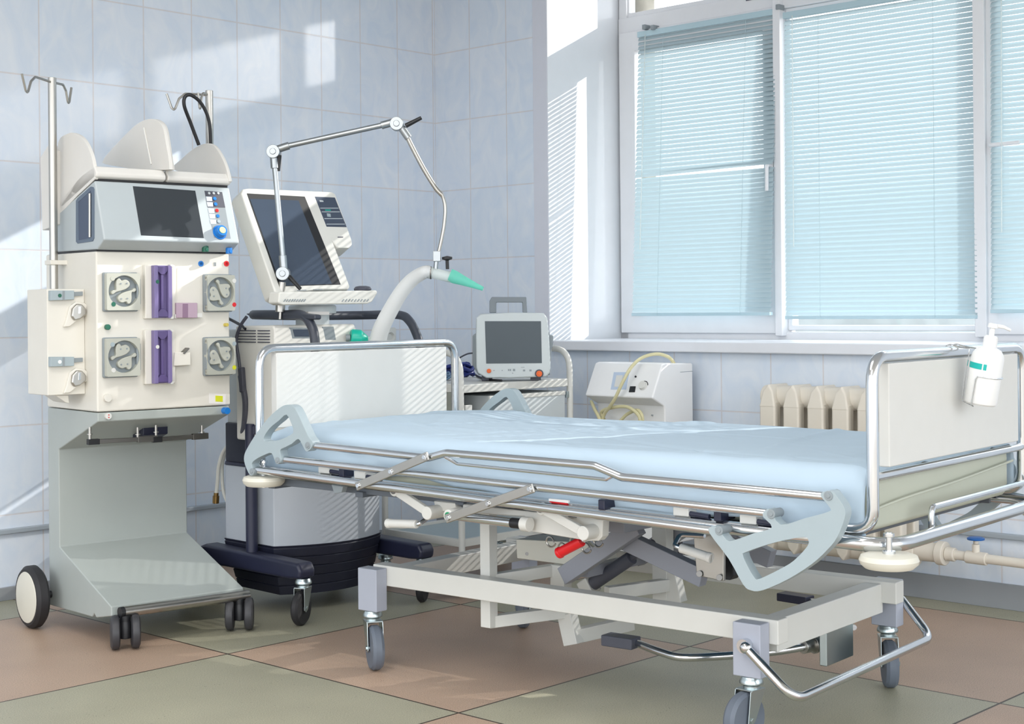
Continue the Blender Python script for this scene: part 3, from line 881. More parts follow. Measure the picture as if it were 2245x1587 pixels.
# side module with clamps
md = obj('side_module', G().bx(-.126, .0, .18, .34, .792, 1.131), CREAM, dm, .003)
MF = lambda u, v: D.py(u, v, .18)
bk = V3((0, -1, 0))
for dv, dot, in ((0, GREEN), (145, mat('white_dot', 'eef4f2', .3))):
    s_ = plate('line_sensor', GREYBLUE, md, ((106, 637 + dv), (158, 637 + dv), (158, 657 + dv), (106, 659 + dv)), MF, .018, bk, .002)
    plate('sensor_tab', MGREY, md, ((158, 640 + dv), (180, 639 + dv), (180, 648 + dv), (158, 650 + dv)), MF, .006, bk)
    p = MF(126, 648 + dv); obj('sensor_dot', G().cyl(p + bk * .017, p + bk * .0195, .006), dot, s_, .0003)
    plate('sensor_gap', MGREY, s_, ((132, 638 + dv), (137, 638 + dv), (137, 658 + dv), (132, 658 + dv)), MF, .0186, bk, 0)
    # roller clamp: silver half disc in a white arm
    cl = plate('tube_clamp', CREAM, md, ((137, 717 + dv), (143, 700 + dv), (150, 672 + dv), (164, 661 + dv), (182, 664 + dv), (194, 675 + dv), (193, 690 + dv), (184, 692 + dv), (165, 704 + dv), (150, 716 + dv)), MF, .012, bk, .003)
    p = MF(167, 685 + dv)
    plate('clamp_disc', STEEL, cl, ((151, 694 + dv), (153, 677 + dv), (163, 666 + dv), (175, 667 + dv), (184, 678 + dv), (184, 689 + dv), (170, 700 + dv), (158, 703 + dv)), MF, .022, bk, .005)
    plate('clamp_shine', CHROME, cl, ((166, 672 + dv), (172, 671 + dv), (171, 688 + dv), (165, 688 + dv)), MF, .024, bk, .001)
obj('module_bracket', G().prism([D.py(u, v, .2) for u, v in ((120, 866), (150, 866), (152, 884), (144, 882))], (0, .1, 0)), CREAM, dm, .002)
# pumps on the front
PF = lambda u, v, o=0: D.py(u, v, .092) + bk * o
for (u0, u1, v0, v1, dots, flip) in ((225, 299, 599, 680, ((238, 611, PUMP), (240, 667, GREEN)), 0), (225, 299, 742, 823, ((238, 755, GREYBLUE), (240, 811, WPLAS)), 0),
                                     (445, 514, 603, 681, ((504, 616, WPLAS), (504, 668, RED)), 1), (445, 514, 741, 819, ((504, 753, GREYBLUE), (504, 805, YELLOW)), 1)):
    A_, B_ = PF(u0, v0), PF(u1, v1); x0, x1, z0, z1 = A_.x, B_.x, B_.z, A_.z
    x1 = min(x1, WID + .004)
    cx, cz, r = (x0 + x1) / 2 + (.003 if not flip else -.003), (z0 + z1) / 2 + .002, (z1 - z0) * .425
    Y = .092
    circ = [(cx + r * math.cos(k * PI / 16) - (0 if not (k > 11 and k < 21) or flip else .004), Y - .03, cz + r * math.sin(k * PI / 16)) for k in range(32)]
    obj('pump_base', G().prism([(a, Y - .012, b) for a, b in rrect(x0 - .003, x1 + .001, z0 - .004, z1 + .003, .006)], (0, .013, 0)), MGREY, dm, .002)
    pb = obj('pump', G().prism([(a, Y - .03, b) for a, b in rrect(x0, x1, z0, z1, .005)], (0, .034, 0), [circ]), PUMP, dm, .002)
    obj('pump_well', G().cyl((cx, Y - .003, cz), (cx, Y + .001, cz), r, n=32), PUMPD, pb, 0)
    g = G()
    for s in (1, -1):
        ang = math.radians(-25 if not flip else 60)
        M = Matrix.Translation((cx, 0, cz)) @ Matrix.Rotation(ang, 4, 'Y') @ Matrix.Rotation(0 if s > 0 else PI, 4, 'Y')
        lob = [(-.78, .12), (-.80, .30), (-.62, .36), (-.45, .30), (-.30, .62), (-.12, .86), (.10, .86), (.14, .68), (.42, .62), (.58, .40), (.52, .16), (.20, .06), (-.20, .10), (-.5, .16)]
        g.prism([M @ V3((q.x * r, Y - .026, q.y * r)) for q in spline([V3((a, b, 0)) for a, b in lob], 3, True)], (0, .022, 0))
    rt = obj('rotor', g, PUMP, pb, .003, ang=50)
    g = G()
    for s in (1, -1):
        for a, b in ((.0, .52), (.38, .36)):
            q = Matrix.Translation((cx, 0, cz)) @ Matrix.Rotation(math.radians(-25 if not flip else 60) + (0 if s > 0 else PI), 4, 'Y') @ V3((a * r, 0, b * r))
            g.cyl((q.x, Y - .0275, q.z), (q.x, Y - .02, q.z), .0028, n=10)
    obj('rotor_screws', g, MGREY, rt, 0)
    hx = x1 - .006 if not flip else x0 + .002
    obj('hinge', G().bx(hx - .004, hx + .010, Y - .026, Y - .0, z0 + .018, z1 - .018), MGREY, pb, .002)
    obj('hinge_ends', G().bx(hx - .002, hx + .008, Y - .026, Y - .0, z0 + .004, z0 + .016).bx(hx - .002, hx + .008, Y - .026, Y - .0, z1 - .016, z1 - .004), WPLAS, pb, .002)
    for u, v, m in dots:
        q = PF(u, v); obj('pump_dot', G().cyl((q.x, Y - .031, q.z), (q.x, Y - .028, q.z), .0075), m, pb, .0004)
# purple filter holders
for v0, v1, dot in ((582, 697, GREEN), (724, 839, WPLAS)):
    A_, B_ = PF(326, v0), PF(366, v1); x0, x1, z0, z1 = A_.x, B_.x, B_.z, A_.z; Y = .092
    obj('holder_block', G().bx(x0 - .022, x1 + .022, Y - .018, Y, z0 - .002, z1 + .002), CREAM, dm, .003)
    hb = obj('filter_holder', G().bx(x0, x0 + .014, Y - .040, Y - .016, z0, z1).bx(x1 - .014, x1, Y - .040, Y - .016, z0, z1).bx(x0, x1, Y - .022, Y - .016, z0, z1), PURPLE, dm, .002)
    xm = (x0 + x1) / 2
    g = G().bx(xm - .005, xm + .005, Y - .034, Y - .02, z0 + .03, z1 - .03)
    for zz, s in ((z1 - .004, -1), (z0 + .004, 1)):
        g.prism([(xm - .020, Y - .036, zz), (xm + .020, Y - .036, zz), (xm + .016, Y - .036, zz + s * .016), (xm + .005, Y - .036, zz + s * .026), (xm - .005, Y - .036, zz + s * .026), (xm - .016, Y - .036, zz + s * .016)], (0, .016, 0))
    obj('holder_spine', g, DPURPLE, hb, .001)
    q = PF(333, v0 + 36); obj('holder_dot', G().cyl((q.x, Y - .0415, q.z), (q.x, Y - .038, q.z), .0062), dot, hb, .0003)
    obj('holder_tabs', G().bx(x1 - .006, x1 + .004, Y - .04, Y - .02, z0 - .003, z0 + .006).bx(x1 - .006, x1 + .004, Y - .04, Y - .02, z1 - .006, z1 + .003), WPLAS, hb, .001)
dt = plate('bubble_detector', MAUVE, dm, ((378, 664), (425, 664), (425, 697), (378, 697)), PF, .026, bk, .002)
plate('detector_slot', mat('mauve_shade_plastic', '8d6f88', .3), dt, ((392, 666), (404, 666), (404, 696), (392, 696)), PF, .027, bk)
plate('detector_tab', WPLAS, dt, ((376, 689), (381, 689), (381, 698), (376, 698)), PF, .024, bk)
plate('detector_tab', WPLAS, dt, ((424, 686), (436, 686), (436, 696), (424, 696)), PF, .024, bk)
lc = plate('level_clip', CREAM, dm, ((376, 772), (411, 772), (411, 800), (374, 802)), PF, .022, bk, .002)
plate('clip_lever', DSTEEL, lc, ((394, 774), (406, 762), (408, 764), (397, 776)), PF, .026, bk, .0005)
sp_ = plate('side_panel', CREAM, dm, ((388, 588), (440, 600), (440, 690), (388, 700)), PF, .001, bk, 0)
for u, v, m, r in ((234, 717, GREEN, .009), (234, 872, CREAM, .013)):
    q = PF(u, v); obj('front_knob', G().cyl((q.x, .08, q.z), (q.x, .093, q.z), r), m, dm, .001)
for u, m in ((440, BLUE), (496, RED)):
    q = PF(u, 578); obj('port_ring', G().lathe([(.0055, 0), (.0095, 0), (.0095, .003), (.0055, .003), (.0055, 0)], (q.x, .089, q.z), (0, 1, 0)), m, dm, 0)
q = PF(471, 579); obj('port_mark', G().bx(q.x - .004, q.x - .001, .0905, .093, q.z - .006, q.z + .006).bx(q.x + .001, q.x + .004, .0905, .093, q.z - .006, q.z + .006), MGREY, dm, 0)
for u, v, m in ((450, 547, GREEN), (502, 551, BLUE)):
    q = D.py(u, v, .06); obj('line_plug', G().cyl(q + V3((0, 0, -.008)), q + V3((0, 0, .012)), .011).cyl(q + V3((0, -.014, 0)), q, .006), m, dm, .001)
q = PF(493, 712); obj('pressure_port', G().cyl((q.x, .075, q.z), (q.x, .093, q.z), .006), mat('brass_yellow', 'cbb84e', .35), dm, .001)
st_ = plate('sticker', mat('label_paper', 'ece9e6', .5), dm, ((458, 862), (495, 864), (494, 886), (458, 884)), PF, .0008, bk, 0)
plate('sticker_mark', YELLOW, st_, ((472, 867), (488, 868), (488, 881), (472, 880)), PF, .0014, bk, 0)
q = PF(492, 900); obj('drain_plug', G().cyl((q.x, .07, q.z), (q.x, .095, q.z), .0115), BLUE, dm, .001)
q = PF(236, 912); wp = obj('outlet_plug', G().cyl((q.x, .083, q.z), (q.x, .095, q.z), .0105), WPLAS, dm, .001)
obj('plug_holes', G().cyl((q.x, .0825, q.z + .004), (q.x, .0835, q.z + .004), .002).cyl((q.x, .0825, q.z - .004), (q.x, .0835, q.z - .004), .002), RED, wp, 0)
# weighing bars under the overhang
obj('weigh_cell', G().prism([(.21, .2, .672), (.30, .2, .672), (.30, .28, .645), (.21, .28, .645)], (0, .0, -.028)), NAVY, dm, .003)
for (ua, va, ub, vb, pins) in ((192, 969, 342, 961, (197, 302)), (334, 964, 455, 955, (342, 443))):
    a, b = D.py(ua, va, .16), D.py(ub, vb, .16)
    sb = obj('scale_bar', G().beam(a, b, .014, .014), DSTEEL, dm, .0015)
    obj('bar_end', G().beam(a, a.lerp(b, .16), .018, .018), BLACK, sb, .001)
    obj('bar_end', G().beam(a.lerp(b, .72), a.lerp(b, 1.), .016, .02), DSTEEL, sb, .001)
    for u in pins:
        p = D.py(u, va - 6, .16); obj('hanger_pin', G().cyl(p, p + V3((0, 0, .04)), .0045).cyl(p + V3((0, 0, .015)), p + V3((0, 0, .018)), .009), STEEL, sb, 0)
# bumper roller, castors, wheels
ro = obj('front_roller', G().cyl((.025, -.03, .116), (.47, -.03, .112), .0165), STEEL, dm, .001)
obj('roller_cap', G().cyl((.012, -.03, .116), (.027, -.03, .116), .0168), BLACK, ro, .001)
obj('roller_mount', G().bx(.1, .13, -.03, .02, .10, .12).bx(.38, .41, -.03, .02, .10, .12), BLACK, ro, .001)


def twin(x, y, a, r=.054):
    c = obj('caster', G().cyl((x, y, .045), (x, y, .105), .016).lathe([(.0, .03), (.02, .035), (.022, .07), (.016, .088), (0, .09)], (x, y, 0)), BLACK, dm, .001)
    d = V3((math.cos(a), math.sin(a), 0))
    for s in (1, -1):
        p = V3((x, y, r)) + d * (.031 * s)
        w = obj('wheel', G().lathe([(0, -.014), (r * .8, -.014), (r * .95, -.010), (r, 0), (r * .95, .010), (r * .8, .014), (0, .014)], p, d, 32), mat('charcoal_wheel', '39393d', .5), c, 0)


twin(.03, -.032, math.radians(-22)); twin(.435, -.032, math.radians(-34))
for x in (-.062, .54):
    w = obj('rear_wheel', G().lathe([(.078, -.022), (.094, -.022), (.104, -.012), (.104, .012), (.094, .022), (.078, .022)], (x, .475, .104), (1, 0, 0), 40), RUBBER, dm, 0)
    s = -1 if x < 0 else 1
    obj('wheel_disc', G().lathe([(0, .030), (.05, .0295), (.084, .024), (.088, .018), (.088, -.02), (0, -.02)], (x, .475, .104), (s, 0, 0), 40), IVORY, w, 0)
    obj('axle', G().cyl((x, .475, .104), (x + (-s) * .08, .475, .104), .012), BLACK, w, 0)
# black cable hanging on the right pole
ck = obj('black_cable', G().tube(spline([D.py(436, 318, .27), D.py(418, 270, .27), D.py(404, 232, .26), D.py(406, 212, .26), D.py(420, 209, .25), D.py(442, 228, .25), D.py(458, 265, .25), D.py(462, 320, .25), D.py(462, 372, .25)], 8), .0062, 10), BLACK, None, 0, loc=D.O, rotz=D.a)
tag(ck, 'black cable looped over the hooks of the right infusion pole', 'cable')

# ================================================================ ventilator
VN = Fr(-.70, 4.98, 45)
vt = root('ventilator', VN, 'intensive care ventilator with a big tilted screen, on a navy wheeled cart behind the headboard', 'ventilator')
for x in (0, .54):
    g = G()
    g.prism([(x - .034, y, z) for y, z in ((-.005, .155), (-.012, .185), (.004, .209), (.56, .216), (.61, .20), (.62, .155), (.5, .148), (.06, .150))], (.068, 0, 0))
    obj('cart_leg', g, NAVY, vt, .012, seg=3)
for x, y, a in ((0, .015, 27), (.54, .015, 35), (0, .56, 100), (.54, .56, 80)):
    f = caster(vt, x, y, .155, a, .058, .026, .02, RUBBER, MGREY, ZINC)


def cover(z0, z1, k0, k1, n=14):
    """bowed cover: plan outline scaled towards the middle from k0 (bottom) to k1 (top)"""
    side = [(.032, .52), (.032, .225)] + [(.032 + .458 * t, .225 - .025 * t - .30 * t * (1 - t) * 1.0) for t in [i / n for i in range(1, n + 1)]] + [(.49, .52)]
    return [[V3((.26 + (x - .26) * k, .30 + (y - .30) * k, z)) for x, y in side] for z, k in ((z0, k0), (z1, k1))]


def loft(g, loops):
    vs = [[g.bm.verts.new(p) for p in l] for l in loops]
    for A_, B_ in zip(vs, vs[1:]):
        for i in range(len(A_)): g.bm.faces.new((A_[i], A_[(i + 1) % len(A_)], B_[(i + 1) % len(A_)], B_[i]))
    g.bm.faces.new(vs[0][::-1]); g.bm.faces.new(vs[-1]); return g


cvr = obj('battery_cover', loft(G(), cover(.232, .50, 1, 1)), mat('ventilator_grey', 'aab0b8', .4), vt, .004)
obj('cover_lid', loft(G(), cover(.50, .515, 1.01, 1.0)), NAVY, vt, .004)
M = basis(VN.py(583, 1063, .19) + V3((.01, -.012, 0)), (.94, -.33, 0), (0, 0, 1))
text('lettering', 'I/0', .022, M, BLACK, cvr)
zs = [.06 + .034 * i for i in range(6)]
lps = []
for i, z_ in enumerate(zs[:-1]):
    k = .86 + .16 * (i / 5)
    lps += [cover(z_, z_, k, k)[0], cover(z_ + .029, z_ + .029, k + .025, k + .025)[0], cover(z_ + .031, z_ + .031, k + .012, k + .012)[0]]
lps.append(cover(.235, .235, 1.02, 1.02)[0])
obj('cart_hull', loft(G(), lps), mat('deep_navy_plastic', '181b2c', .45), vt, .001)
obj('cart_post', G().cyl((0.0, .31, .15), (0, .31, .66), .021), NAVY, vt, .001)
obj('cable_box', G().bx(.02, .14, .33, .50, .515, .655), mat('deep_navy_plastic', '181b2c', .45), vt, .006)
obj('cart_brace', G().beam((.0, .31, .63), (.09, .12, .73), .03, .03).beam((.09, .12, .73), (.10, .06, .80), .03, .03), NAVY, vt, .003)
# main unit
ventm = mat('ventilator_white', 'dad9d3', .4)
mu = obj('main_unit', G().prism([(.0, y, z) for y, z in ((.17, .60), (.40, .60), (.40, 1.003), (.175, 1.006), (.165, .99))], (.36, 0, 0)), ventm, vt, .008, seg=3)
obj('unit_back', G().bx(.03, .44, .30, .50, .52, .99), LGREY, vt, .006)
obj('unit_neck', G().bx(.06, .34, .18, .40, .51, .61), ventm, vt, .006)
UF = lambda u, v, o=0: VN.py(u, v, .167)
bv = V3((0, -1, 0))
g = G()
for k in range(5):
    for ya, yb in ((.192, .262), (.275, .385)): g.bx(-.003, .003, ya, yb, .945 + k * .010, .9485 + k * .010)
obj('side_vents', g, DGREY, mu, 0)
plate('unit_window', MGREY, mu, ((634, 718), (690, 718), (690, 742), (640, 742)), UF, .002, bv, .001)
plate('window_glass', VSCREEN, mu, ((641, 722), (684, 722), (684, 738), (645, 738)), UF, .003, bv, .001)
plate('unit_slot', DGREY, mu, ((628, 748), (700, 748), (700, 752), (628, 752)), UF, .001, bv, 0)
plate('unit_meter', MGREY, mu, ((706, 716), (731, 716), (736, 745), (713, 745)), UF, .002, bv, .001)
# green bacterial filter plugged at the right of the unit
gf = root('breathing_filter', VN, 'round teal breathing filter plugged into the ventilator beside the white hose', 'filter')
p = VN.py(768, 740, .15); q = VN.py(790, 741, .13); e = VN.py(806, 743, .12)
obj('filter_housing', G().lathe([(0, 0), (.027, 0), (.031, .006), (.031, (q - p).length), (.010, (e - p).length), (0, (e - p).length)], p, e - p), TEAL, gf, .001)
obj('filter_port', G().cyl(e, e + (e - p).normalized() * .02, .009), CLEAR, gf, 0)
obj('filter_port', G().cyl(p + V3((-.012, .01, 0)), p, .012), MGREY, gf, 0)
# handle frame
hp = [VN.px(692, 770, .05), VN.px(686, 722, .05), VN.px(664, 692, .05), VN.px(620, 690, .05), (.05, .36, 1.042), (.29, .36, 1.036), (.545, .36, 1.036), VN.px(872, 690, .545), VN.px(898, 704, .545), VN.px(916, 740, .545), VN.px(924, 775, .545)]
obj('handle_frame', G().tube(spline(hp, 6), .0165, 12), mat('slate_handle_plastic', '3a3f4a', .4), vt, 0)
obj('handle_grip', G().prism([VN.px(u, v, .035) for u, v in ((536, 688), (556, 684), (620, 682), (690, 690), (690, 701), (600, 700), (552, 697))], (.03, 0, 0)), mat('slate_handle_plastic', '3a3f4a', .4), vt, .006)
# screen unit, tilted back
zb, yb_ = 1.112, .15
nS = V3((0, -.38, .2)).normalized(); dS = V3((0, .2, .38)).normalized()
SP_ = lambda u, v, o=0: VN.pl(u, v, (0, yb_, zb), nS) + nS * o
BODY = mat('ventilator_screen_shell', 'd8d8d2', .4)
out = [(528, 424), (532, 414), (545, 412), (640, 416), (728, 420), (736, 425), (772, 526), (773, 537), (766, 543), (742, 543), (731, 531), (768, 628), (764, 634), (700, 634), (614, 646), (603, 640)]
sc = obj('screen_unit', G().prism([SP_(u, v) for u, v in out], nS * -.07), BODY, vt, .006, seg=3)
plate('screen_bezel', BLACK, sc, ((541, 424), (668, 431), (747, 624), (612, 628)), SP_, .0012, nS)
plate('display', VSCREEN, sc, ((547, 436), (654, 440), (727, 623), (616, 627)), SP_, .002, nS, .0005)
cp = plate('control_panel', mat('panel_slate', '3f4a5c', .35), sc, ((690, 431), (734, 433), (760, 498), (716, 497)), SP_, .001, nS)
for v, w in ((456, 0), (464, 0), (479, 0), (491, 0)):
    k = (v - 431) * .39
    plate('panel_line', LGREY, cp, ((692 + k, v), (732 + k, v), (732 + k, v + 1.3), (692 + k, v + 1.3)), SP_, .0014, nS, 0)
plate('panel_light', TEAL, cp, ((712, 460), (724, 460), (725, 462), (713, 462)), SP_, .0018, nS, 0)
plate('panel_icon', LGREY, cp, ((700, 439), (708, 440), (709, 443), (701, 443)), SP_, .0016, nS, 0)
plate('panel_icon', GREYBLUE, cp, ((716, 468), (724, 469), (725, 476), (717, 475)), SP_, .0016, nS, 0)
plate('nameplate', DGREY, sc, ((740, 519), (752, 519), (752, 521), (740, 521)), SP_, .001, nS, 0)
obj('screen_foot', G().prism([SP_(742, 543), SP_(766, 543), VN.py(768, 533, .29), VN.py(745, 533, .28)], (0, .03, -.012)), BODY, sc, .002)
# ledge under the screen
led = obj('screen_ledge', G().prism([VN.py(u, v, .09) for u, v in ((613, 640), (826, 636), (829, 642), (816, 662), (806, 666), (620, 669), (610, 664))], (0, .06, 0)), BODY, vt, .006, seg=3)
g = G()
for a, b in ((624, 668), (752, 806)):
    for k in range(9):
        u = a + (b - a) * k / 8; g.beam(VN.py(u - 2, 661, .089), VN.py(u + 2, 656, .089), .003, .003)
obj('ledge_slots', g, MGREY, led, 0)
obj('turn_knob', G().lathe([(0, 0), (.03, 0), (.032, .006), (.026, .014), (.012, .017), (0, .017)], VN.py(795, 637, .12)), DGREY, led, .001)
obj('ledge_buttons', G().beam(VN.py(655, 637, .10), VN.py(668, 636, .10), .02, .003).beam(VN.py(690, 635, .10), VN.py(704, 635, .10), .02, .003), MGREY, led, 0)
obj('swivel', G().lathe([(0, 0), (.085, 0), (.085, .025), (.08, .03), (0, .03)], (.22, .24, 1.045)).cyl((.22, .24, .99), (.22, .24, 1.05), .06), LGREY, vt, .002)
obj('swivel_label', G().prism([VN.py(u, v, .153) for u, v in ((676, 683), (722, 683), (722, 690), (676, 690))], (0, .03, 0)), mat('label_paper', 'ece9e6', .5), vt, 0)
# cable from handle down the side of the unit
cb_ = obj('power_cable', G().tube(spline([VN.px(541, 694, .0), VN.px(527, 715, -.01), VN.px(518, 745, -.01), VN.px(523, 785, -.01), VN.px(529, 830, -.01), VN.px(538, 880, -.005), VN.px(536, 930, 0), VN.px(530, 960, .02)], 8), lambda t: .006 if t < .55 else .011, 10), DGREY, None, 0, loc=VN.O, rotz=VN.a)
tag(cb_, 'dark cable with a long plug hanging down the left side of the ventilator', 'cable')
obj('plug', G().beam(VN.px(529, 805, -.012), VN.px(533, 860, -.010), .02, .02), DGREY, cb_, .004)

# ---------------------------------------------------------------- hinged support arm clamped on the ventilator handle
AR = Fr(0, 5.12, 0)
ALU = mat('satin_aluminium', 'a9aeb1', .34, 1.)
arm = root('support_arm', Fr(-.80, 5.12, 0), 'jointed chrome support arm rising from the ventilator handle, holding the breathing hose', 'support arm')
AP = lambda u, v, y=0.: AR.py(u, v, y) - V3((-.80, 0, 0))
obj('arm_post', G().cyl(AP(614, 700), AP(615, 682), .006).cyl(AP(614, 684), AP(615, 654), .0165).cyl(AP(615, 656), AP(619, 618), .0125), STEEL, arm, .001)
for a, b in (((622, 585), (601, 352)), ((630, 320), (840, 274)), ):
    obj('arm_rod', G().cyl(AP(*a), AP(*b), .0095), ALU, arm, 0)
for a, b in (((622, 592), (619.5, 560)), ((600, 340), (602, 369)), ((606, 328), (634, 319)), ((836, 275), (862, 268)), ((880, 280), (896, 303))): obj('ferrule', G().cyl(AP(*a), AP(*b), .0135), ALU, arm, .001)
obj('arm_goose_neck', G().tube(spline([AP(890, 294), AP(905, 325), AP(930, 372), AP(955, 412), AP(970, 430), AP(976, 455), AP(974, 490), AP(969, 520), AP(962, 552)], 6), lambda t: .0085 if t < .5 else .0065, 12), STEEL, arm, 0)
for (u, v), hv in (((621, 600), ((634, 606), (659, 634))), ((600, 333), ((612, 340), (610, 375))), ((870, 272), ((889, 276), (924, 258)))):
    c = AP(u, v)
    j = obj('arm_joint', G().cyl(c + V3((0, -.02, 0)), c + V3((0, .02, 0)), .0235).cyl(c + V3((0, -.024, 0)), c + V3((0, -.018, 0)), .011), ALU, arm, .002)
    a, b = AP(*hv[0], .004), AP(*hv[1], .004)
    obj('lock_lever', G().cyl(a, b, .0085, .0065, 10), BLACK, j, .001)
c = AP(958, 562)
clp = obj('hose_clamp', G().box(c, (.026, .03, .036)).cyl(AP(957, 570), AP(955, 592), .008), ALU, arm, .002)
obj('clamp_knob', G().lathe([(0, 0), (.006, 0), (.006, .03), (.018, .034), (.018, .042), (0, .046)], AP(981, 590, -.01), AP(980, 560, -.01) - AP(981, 590, -.01)), BLACK, clp, .001)

# breathing hose with connector and teal adapter
HOSEP = [AP(u, v, y) + V3((-.80, 5.12, 0)) for u, v, y in ((812, 800, .2), (826, 755, .17), (836, 720, .15), (856, 680, .12), (880, 640, .08), (905, 612, .04), (930, 597, .0), (940, 596, 0))]
bh = bpy.data.objects.new('breathing_hose', None); COL.objects.link(bh); bh.location = (HOSEP[0].x, HOSEP[0].y, HOSEP[0].z)
tag(bh, 'ribbed white breathing hose arching from the ventilator to a teal tapered adapter', 'hose')
pts = [p - HOSEP[0] for p in spline(HOSEP, 26)]
n_ = len(pts)
obj('hose', G().tube(pts, lambda t: (.033 - .012 * t) * (1 + .025 * math.cos(t * n_ * PI)), 18), HOSE, bh, 0, ang=80)
Q = lambda u, v: AP(u, v) + V3((-.80, 5.12, 0)) - HOSEP[0]
cn = obj('connector', G().cyl(Q(932, 595), Q(948, 599), .021).cyl(Q(946, 598), Q(990, 608), .0185), CLEAR, bh, .001)
obj('connector_bands', G().cyl(Q(933, 595), Q(936, 596), .0222).cyl(Q(943, 598), Q(946, 598), .0222), DSTEEL, cn, 0)
obj('adapter', G().lathe([(0, 0), (.023, 0), (.0225, .022), (.018, .045), (.010, .10), (.007, .125), (.0, .125)], Q(986, 603), Q(1066, 636) - Q(986, 603)), MINT, bh, 0)
# ================================================================ trolley with the patient monitor
T = Fr(-.1925, 5.47, TH)
tr = root('medical_trolley', T, 'white tubular two-shelf trolley with a drawer, standing behind the bed under the monitor', 'trolley')
TW, TD = .614, .422
for x in (0, TW):
    obj('leg_frame', G().tube([(x, 0, .10), (x, 0, .895), (x, TD, .895), (x, TD, .10)], .0125, 14, .085), WPAINT, tr, 0)
obj('top_shelf', G().bx(.014, TW - .014, -.004, TD + .004, .745, .776), WPAINT, tr, .003)
obj('lower_frame', G().bx(0, TW, -.008, .008, .178, .206).bx(0, TW, TD - .008, TD + .008, .178, .206).bx(-.008, .008, 0, TD, .178, .206).bx(TW - .008, TW + .008, 0, TD, .178, .206), WPAINT, tr, .001)
obj('lower_shelf', G().bx(.008, TW - .008, .008, TD - .008, .184, .196), mat('grey_shelf', '9fb0b5', .35), tr, 0)
obj('cabinet_shell', G().bx(.016, TW - .016, TD - .02, TD - .006, .60, .745).bx(.016, .03, .06, TD - .006, .60, .745).bx(.016, TW - .016, .06, TD, .595, .605), mat('olive_grey_metal', '8d9088', .5), tr, .001)
dr = obj('drawer', G().bx(.15, TW - .03, .0, .30, .62, .728), LGREY, tr, .002)
obj('drawer_edge', G().bx(.15, TW - .03, -.004, .0, .712, .728), WPAINT, dr, .001)
obj('latch', G().bx(.02, .055, -.006, .006, .662, .700), WPLAS, tr, .002)
obj('bracket', G().bx(TW - .025, TW - .005, -.006, .004, .70, .725), ZINC, tr, .001)
for x in (0, TW):
    for y in (0, TD): caster(tr, x, y, .108, 20 + 60 * x + 90 * y, .04, .02, .018, RUBBER, MGREY, ZINC)

MN = Fr(0.0, 5.72, 0)
mo = root('patient_monitor', MN, 'grey patient monitor with a carrying handle and orange knobs, standing on the trolley', 'monitor')
mm = lambda u, v, y=0.: MN.py(u, v, y)
MB = mat('monitor_shell', 'c2cacc', .42)
out = [(1044, 697), (1054, 688), (1122, 685), (1192, 686), (1200, 697), (1204, 740), (1207, 800), (1206, 815), (1198, 826), (1120, 829), (1066, 829), (1048, 818), (1044, 806), (1043, 740)]
ms = obj('front_shell', G().prism([mm(u, v, -.012) for u, v in out], (0, .06, 0)), MB, mo, .006, seg=3)
obj('rear_shell', G().prism([mm(u, v, .04) for u, v in ((1050, 700), (1198, 698), (1206, 735), (1213, 735), (1213, 760), (1209, 764), (1206, 822), (1048, 822), (1036, 800), (1036, 735), (1044, 730))], (0, .11, 0)), MGREY, mo, .008, seg=3)
PM = lambda u, v: mm(u, v, -.012)
plate('display', mat('monitor_glass', '4a545b', .22, spec=.3), ms, ((1063, 704), (1186, 704), (1188, 796), (1066, 797)), PM, .001, bv, 0)
obj('handle', G().prism([mm(u, v, .01) for u, v in ((1073, 686), (1073, 660), (1078, 651), (1154, 651), (1156, 686), (1146, 686), (1145, 663), (1088, 663), (1088, 686))], (0, .035, 0)), mat('handle_grey', '767f86', .45), mo, .003)
for u, v, r, m in ((1072, 813, .0085, ORANGE), (1182, 819, .0165, DGREY)):
    p = PM(u, v); k = obj('knob', G().cyl(p, p + bv * .006, r), m, ms, .001)
    if r > .01: obj('knob_face', G().cyl(p + bv * .005, p + bv * .012, .0115).cyl(p + bv * .012, p + bv * .014, .006), ORANGE, k, .001)
g = G()
for u, v, w, h in ((1115, 811, 3, 4), (1119, 811, 3, 4), (1127, 811, 5, 5), (1149, 812, 5, 4), (1163, 812, 5, 4), (1124, 818, 2, 2), (1101, 812, 2, 2), (1083, 812, 3, 1.5), (1146, 805, 8, 1)):
    a, b = PM(u - w / 2, v - h / 2), PM(u + w / 2, v + h / 2); g.bx(a.x, b.x, a.y - .0008, a.y + .001, b.z, a.z)
obj('key_marks', g, MGREY, ms, 0)
zt = .7765
for x in (-.12, .07): obj('foot', G().bx(x, x + .04, .03, .12, zt, .805), DGREY, mo, .002)
# blue lead bundle on the trolley, thin grey lead
random.seed(11)
c0 = T.loc(V3((-.12, 5.70, 0)))
for name, m, lab, n, px_, r in (('monitor_leads', DBLUE, 'coiled royal blue monitor leads heaped on the trolley left of the monitor', 9, (1028, 815), .0075),
                                ('monitor_leads', mat('slate_blue_cable', '5f7f9e', .5), 'pale slate blue lead bundle on the trolley, partly behind the headboard', 7, (975, 822), .0045)):
    p0 = T.pz(px_[0], px_[1] + 12, .776); g = G()
    for k in range(n):
        c = V3((p0.x, p0.y, 0)) + V3((random.uniform(-.012, .02), .05 + random.uniform(-.03, .05), 0)); a = random.uniform(.032, .055); b = random.uniform(.02, .045); t0 = random.uniform(0, 6)
        h0 = .776 + r * 1.05 + k * r * .7
        g.tube([c + V3((a * math.cos(t0 + t * .42), b * math.sin(t0 + t * .42), 0)) + V3((0, 0, h0 + .006 * math.sin(t * 1.3 + k))) for t in range(15)], r, 8, closed=True)
    o = obj(name, g, m, None, 0, loc=T.O, rotz=T.a); tag(o, lab, 'cable')
